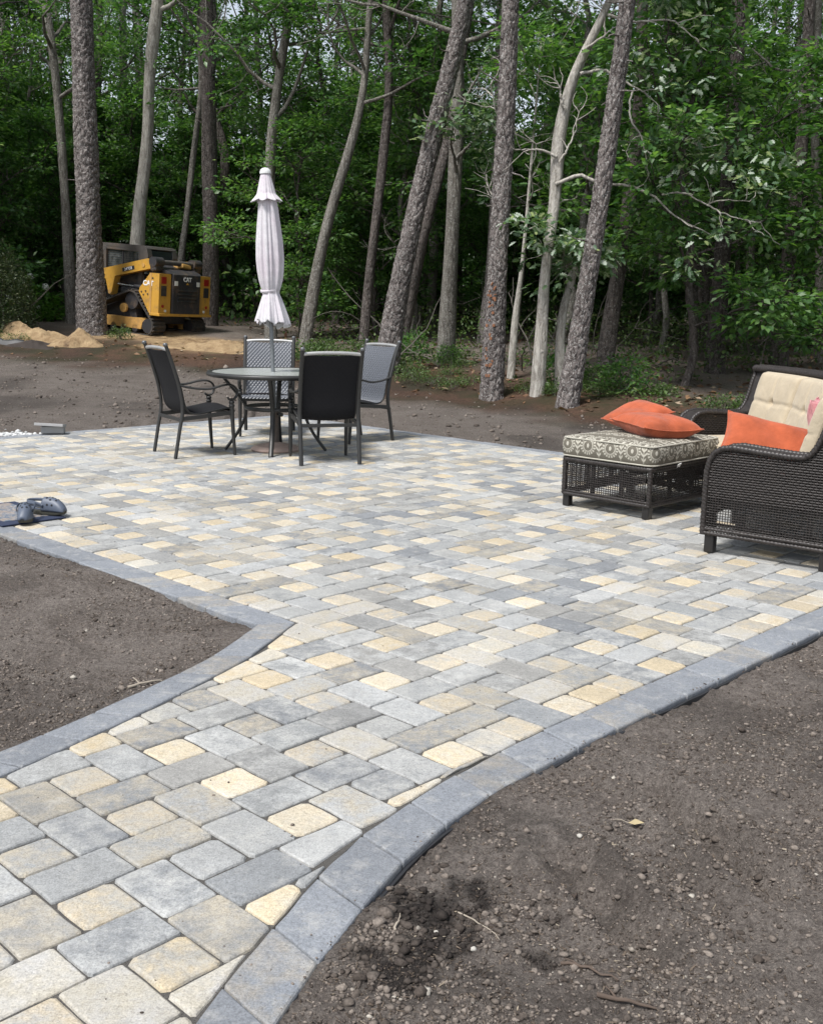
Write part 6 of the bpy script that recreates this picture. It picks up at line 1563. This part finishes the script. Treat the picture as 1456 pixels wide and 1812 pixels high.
M_CHIP = tone_mat('wood_chip', (0.050, 0.038, 0.030), (0.17, 0.135, 0.105), (0.40, 0.34, 0.26))
bm = bmesh.new(); bmesh.ops.create_icosphere(bm, subdivisions=1, radius=1.0); bm.verts.ensure_lookup_table()
ICO_V = np.array([v.co[:] for v in bm.verts]); ICO_F = np.array([[v.index for v in f.verts] for f in bm.faces]); bm.free()
rs2 = np.random.RandomState(9)
def clods(name, label, x, y, size, mat, pale):
    n = len(x); k = len(ICO_V); V = ICO_V[None] * (1 + rs2.uniform(-0.45, 0.40, (n, k, 1))) * size[:, None, None] * rs2.uniform([0.75, 0.75, 0.5], [1.25, 1.25, 0.85], (n, 3))[:, None]
    a = rs2.uniform(0, 6.28, n); c, s = np.cos(a)[:, None], np.sin(a)[:, None]; V = np.stack([V[..., 0] * c - V[..., 1] * s, V[..., 0] * s + V[..., 1] * c, V[..., 2]], -1)
    V += np.stack([x, y, soil_at(x, y) + size * 0.25], 1)[:, None]
    F = (ICO_F[None] + (np.arange(n) * k)[:, None, None]).reshape(-1, 3); lv = np.zeros((n, 3)); dk = np.clip(damp_core(x, y) * 1.4, 0, 1); lv[:, 0] = rs2.rand(n) * (1 - dk); lv[:, 1] = (rs2.rand(n) < pale) * rs2.uniform(0.3, 1, n) * (1 - dk); lv[:, 2] = dk
    o = link(bpy.data.objects.new(name, np_mesh(name, V.reshape(-1, 3), F, mat, False, {'lv': np.repeat(lv, k, 0)}))); tag(o, label, 'soil', kind='stuff'); return o
def soil_points(n, y0, y1, pw=1.4, thr=None):
    y = y0 + (y1 - y0) * rs2.rand(n) ** pw; x = rs2.uniform(-0.43, 0.43, n) * y
    k = ~in_patio(x, y, -0.10) & (forest_s(x, y) < 0)
    if thr is not None: k &= fbm(x, y, 4.0, 3, ox=60) + rs2.normal(size=n) * 0.25 > thr
    return x[k], y[k]
x, y = soil_points(150000, 1.75, 6.8, 1.3, -0.05); clods('soil_clods', 'small clods and pebbles strewn over the bare soil', x, y, np.clip(np.exp(rs2.normal(-6.1, 0.60, len(x))), 0.0014, 0.014), M_CLOD, 0.018)
x, y = soil_points(16000, 6.5, 18.5, 1.0, 0.05); clods('soil_clods', 'lumps of soil in the bare ground behind the patio', x, y, np.clip(np.exp(rs2.normal(-4.6, 0.5, len(x))), 0.004, 0.05), M_CLOD, 0.02)
x = rs2.normal(0.02, 0.09, 420); y = rs2.normal(2.28, 0.16, 420); k = ~in_patio(x, y, -0.05); x, y = x[k], y[k]
clods('soil_clods', 'heap of coarse dark clods beside the curved border', x, y, np.clip(np.exp(rs2.normal(-5.1, 0.5, len(x))), 0.003, 0.016), M_CLOD, 0.02)
def chips(name, label, x, y, L, W, mat, pale):
    n = len(x); B = np.array([(-1, -1, -1), (1, -1, -1), (1, 1, -1), (-1, 1, -1), (-1, -1, 1), (1, -1, 1), (1, 1, 1), (-1, 1, 1)], float) * 0.5
    Fq = np.array([(0, 3, 2, 1), (4, 5, 6, 7), (0, 1, 5, 4), (1, 2, 6, 5), (2, 3, 7, 6), (3, 0, 4, 7)])
    V = B[None] * np.stack([L, W, W * 0.5], 1)[:, None] * rs2.uniform(0.6, 1.2, (n, 8, 1)); a = rs2.uniform(0, 6.28, n); t = rs2.normal(0, 0.28, n)
    x1 = V[..., 0] * np.cos(t)[:, None] - V[..., 2] * np.sin(t)[:, None]; z1 = V[..., 0] * np.sin(t)[:, None] + V[..., 2] * np.cos(t)[:, None]
    c, s = np.cos(a)[:, None], np.sin(a)[:, None]; V = np.stack([x1 * c - V[..., 1] * s, x1 * s + V[..., 1] * c, z1], -1) + np.stack([x, y, soil_at(x, y) + W * 0.5], 1)[:, None]
    F = (Fq[None] + (np.arange(n) * 8)[:, None, None]).reshape(-1, 4); lv = np.zeros((n, 3)); lv[:, 0] = rs2.rand(n); lv[:, 1] = (rs2.rand(n) < pale) * rs2.uniform(0.3, 1, n)
    o = link(bpy.data.objects.new(name, np_mesh(name, V.reshape(-1, 3), F, mat, False, {'lv': np.repeat(lv, 8, 0)}))); tag(o, label, 'wood chips', kind='stuff')
x, y = soil_points(24000, 1.75, 6.5, 1.3, -0.05); chips('wood_chips', 'fine wood chips and needles mixed into the soil', x, y, np.clip(np.exp(rs2.normal(-4.6, 0.5, len(x))), 0.005, 0.045), np.clip(np.exp(rs2.normal(-6.1, 0.35, len(x))), 0.0012, 0.007), M_CHIP, 0.10)
# crumbs of soil and sand swept onto the pavers
y = 1.8 + 8 * rs2.rand(260) ** 1.5; x = rs2.uniform(-0.4, 0.4, 260) * y; k = in_patio(x, y, 0.2); x, y = x[k], y[k]; n_ = len(x)
_g = gzv; gzv = np.zeros_like(gzv); clods('soil_crumbs', 'dark crumbs of soil lying on the pavers', x, y, np.clip(np.exp(rs2.normal(-6.1, 0.4, n_)), 0.0012, 0.005), M_CLOD, 0.0); gzv = _g

ea = rs2.uniform(-2.5, 22, 260); off = -np.abs(rs2.normal(0, 0.08, 260)) * (fbm(ea, ea * 0, 0.9, 3) > -0.02); eb = fi(RO, ea) + off; wx, wy = g2w(ea, eb); k = off < -0.02; gzv = np.full_like(gzv, 0.0005)
clods('soil_crumbs', 'soil crumbs spilled onto the grey border course', wx[k], wy[k], np.clip(np.exp(rs2.normal(-6.3, 0.45, int(k.sum()))), 0.0009, 0.005), M_CLOD, 0.0); gzv = _g
M_STICK = simple('brown_stick', (0.085, 0.062, 0.048), 0.9, 0.4, 30); M_STICKP = simple('bleached_stick', (0.30, 0.26, 0.21), 0.9, 0.3, 30)
def twig_thing(p, q, r, mat, label, kids=1):
    p = Vector((*p, 0)); q = Vector((*q, 0)); root = empty('twig', (p.x, p.y, float(soil_at(np.array([p.x]), np.array([p.y]))[0]))); tag(root, label, 'twig')
    pts = []
    for k in range(7):
        t = k / 6; c = p.lerp(q, t); z = float(soil_at(np.array([c.x]), np.array([c.y]))[0]) + r * 0.8 + 0.006 * math.sin(3 * t)
        pts.append(Vector((c.x + random.uniform(-1, 1) * 0.004, c.y + random.uniform(-1, 1) * 0.004, z)) - root.location)
    MB().tube(pts, [r * (1 - 0.6 * k / 6) for k in range(7)], 7).build('stem', mat, root)
    for k in range(kids):
        i = 2 + k * 2; b = pts[i]; e = b + (pts[-1] - pts[0]).length * 0.3 * Vector((random.uniform(-1, 1), random.uniform(-1, 1), 0.25)).normalized()
        MB().tube([b, b.lerp(e, 0.5) + Vector((0, 0, 0.003)), e], [r * 0.5, r * 0.4, r * 0.25], 6).build('side_twig', mat, root)
twig_thing((0.345, 2.115), (0.465, 2.055), 0.0045, M_STICK, 'thin brown forked twig on the dark soil near the bottom of the picture')
twig_thing((0.41, 2.0), (0.53, 1.975), 0.006, M_STICK, 'thick dark twig lying below the forked one on the soil', 1)
twig_thing((0.415, 2.42), (0.44, 2.50), 0.006, M_STICK, 'short stub of dark wood standing out of the soil', 0)
twig_thing((-0.02, 2.20), (-0.005, 2.27), 0.0035, M_STICKP, 'bleached splinter on the dark clods beside the curved border', 0)
twig_thing((0.13, 2.30), (0.22, 2.16), 0.0025, M_STICKP, 'long pale splinter crossing the damp dark patch of soil', 0)
twig_thing((-1.02, 3.70), (-0.90, 3.78), 0.006, M_STICKP, 'small bleached root lying in the soil left of the path', 1)
lf = np.array([[0.62, 2.76, float(soil_at(np.array([0.62]), np.array([2.76]))[0]) + 0.012]])
me = leaf_mesh('leaf_blade', lf * 0, np.array([[1.0, -0.4, 0.3]]), np.array([[0.2, -0.4, 1.0]]), np.array([0.045]), simple('straw_leaf', (0.34, 0.28, 0.16), 0.8, 0.3), np.random.RandomState(1), False, 0.26)
dl = empty('dry_leaf', tuple(lf[0])); tag(dl, 'curled straw coloured dry leaf on the soil right of the path', 'leaf'); link(bpy.data.objects.new('leaf_blade', me), dl)
MB().tube([(0, 0, 0), (-0.02, 0.008, 0.006), (-0.035, 0.02, 0.0)], 0.0012, 5).build('leaf_stalk', M_STICKP, dl)
M_PEB = simple('pale_pebble', (0.40, 0.38, 0.34), 0.8, 0.2, 40)
def pebble(x, y, r, label):
    bm = bmesh.new(); bmesh.ops.create_icosphere(bm, subdivisions=2, radius=r)
    for v in bm.verts: v.co *= 1 + 0.22 * math.sin(9 * v.co.x / r + x * 50) * math.sin(7 * v.co.y / r); v.co.z *= 0.7
    me = bpy.data.meshes.new('pebble'); bm.to_mesh(me); bm.free(); me.materials.append(M_PEB); me.polygons.foreach_set('use_smooth', [True] * len(me.polygons))
    o = link(bpy.data.objects.new('pebble', me)); o.location = (x, y, float(soil_at(np.array([x]), np.array([y]))[0]) + r * 0.4); tag(o, label, 'pebble')
pebble(0.155, 2.135, 0.008, 'small white pebble at the lower edge of the damp soil patch'); pebble(0.075, 2.20, 0.0055, 'tiny white pebble inside the damp soil patch'); pebble(0.47, 2.66, 0.008, 'small pale pebble on the soil beside the path bend')

# ---- behind the patio on the left: slab, gravel, sand heaps, black fabric
sl = empty('loose_slab', (-3.68, 10.82, gz(-3.68, 10.82) + 0.03), R(8)); tag(sl, 'loose grey stone slab propped on white stones behind the patio', 'slab')
M_SLAB = simple('slab_stone', (0.34, 0.34, 0.34), 0.85, 0.15, 12, bmp=0.3)
MB().box((0, 0, 0.075), (0.28, 0.20, 0.028), Euler((R(-7), R(3), 0)), 0.004).build('slab_top', M_SLAB, sl)
MB().box((0.02, 0.03, 0.025), (0.22, 0.12, 0.07), bev=0.004).build('slab_base', M_SLAB, sl)
x = rs2.normal(-3.98, 0.16, 300); y = rs2.normal(10.80, 0.10, 300); k = ~in_patio(x, y, -0.05); x, y = x[k], y[k]
M_GRAV = tone_mat('white_gravel', (0.40, 0.41, 0.41), (0.66, 0.66, 0.65), (0.2, 0.2, 0.2)); clods('white_gravel', 'patch of spilled white gravel behind the patio at the left edge', x, y, rs2.uniform(0.010, 0.028, len(x)), M_GRAV, 0.1)
def heap(name, label, cx, cy, rx, ry, h, rot, seed, mat, cat, nseg=64):
    vs = []; c, s = math.cos(rot), math.sin(rot); nr = 22
    for j in range(nr + 1):
        for k in range(nseg):
            a = 2 * math.pi * k / nseg; r = (j / nr) * (1 + 0.18 * math.sin(3 * a + seed) + 0.1 * math.sin(7 * a + 2 * seed)); u, v = r * rx * math.cos(a), r * ry * math.sin(a); x, y = cx + u * c - v * s, cy + u * s + v * c; vs.append((x, y, j / nr))
    A = np.array(vs); t = A[:, 2]; z = ground_z(A[:, 0], A[:, 1]) - 0.02 + h * np.clip(1 - t ** 1.6, 0, 1) * (0.75 + 1.1 * fbm(A[:, 0], A[:, 1], 2.6, 4, ox=seed)) + 0.07 * h * np.abs(fbm(A[:, 0], A[:, 1], 11, 3, ox=seed)) - 0.05 * (t > 0.99)
    F = [(j * nseg + k, (j + 1) * nseg + k, (j + 1) * nseg + (k + 1) % nseg, j * nseg + (k + 1) % nseg) for j in range(nr) for k in range(nseg)]
    O = np.array([cx, cy, gz(cx, cy)]); V = np.stack([A[:, 0], A[:, 1], z], 1) - O
    o = link(bpy.data.objects.new(name, np_mesh(name, V, np.array(F), mat, True))); o.location = tuple(O); tag(o, label, cat); return o
def sand_mat():
    m, nt, b = newmat('dug_sand'); p = pos(nt)
    c = mixc(nt, ramp(nt, noise(nt, p, 6, 6, 0.72), [(0.3, 0.0), (0.7, 1.0)]), (0.22, 0.14, 0.07), (0.46, 0.335, 0.19)); c = mixc(nt, ramp(nt, noise(nt, p, 2.2, 4), [(0.58, 0.0), (0.68, 1.0)]), c, (0.10, 0.06, 0.035))
    nt.links.new(c, b.inputs['Base Color']); b.inputs['Roughness'].default_value = 0.95; bump(nt, b, noise(nt, p, 14, 6, 0.75), 1.0, 0.06); return m
M_SANDH = sand_mat()
heap('sand_heap', 'long heap of tan sand in front of the evergreen shrub', -7.35, 20.1, 1.15, 0.42, 0.34, R(-8), 3.0, M_SANDH, 'sand heap')
heap('sand_heap', 'smaller spill of tan sand left of the stout pine', -6.15, 19.65, 0.55, 0.42, 0.26, R(-20), 8.0, M_SANDH, 'sand heap')
heap('sand_heap', 'low bank of tan sand between the loader and the table', -3.4, 19.3, 1.3, 0.55, 0.18, R(-6), 5.0, M_SANDH, 'sand heap')
M_HOLLOW = simple('hollow_shade', (0.050, 0.042, 0.038), 0.95, 0.5, 9, spec=0.1, bmp=0.9, bscale=30)  # shadow in a hollow, put into the colour of an added mound
heap('shade_mound', 'added dark mound for the shaded hollow in front of the sand heap', -6.75, 19.35, 0.55, 0.22, 0.14, R(-5), 11.0, M_HOLLOW, 'shade mound')
fb_ = MB(); pts = [(-8.6 + 0.12 * k, 19.62 - 0.012 * k + 0.03 * math.sin(k)) for k in range(14)]
vs = []
for k, (x, y) in enumerate(pts):
    z = gz(x, y); hh = 0.17 - 0.007 * k + 0.02 * math.sin(k * 1.7)
    vs += [(x, y - 0.05, z - 0.02), (x, y, z + hh * 0.7), (x, y + 0.03, z + hh), (x, y + 0.10, z + hh * 0.8)]
o = fb_.add(vs, [(4 * i + k, 4 * i + 4 + k, 4 * i + 5 + k, 4 * i + 1 + k) for i in range(13) for k in range(3)], True).build('black_fabric', M_EDGE); tag(o, 'strip of crumpled black ground fabric below the sand heap', 'fabric')
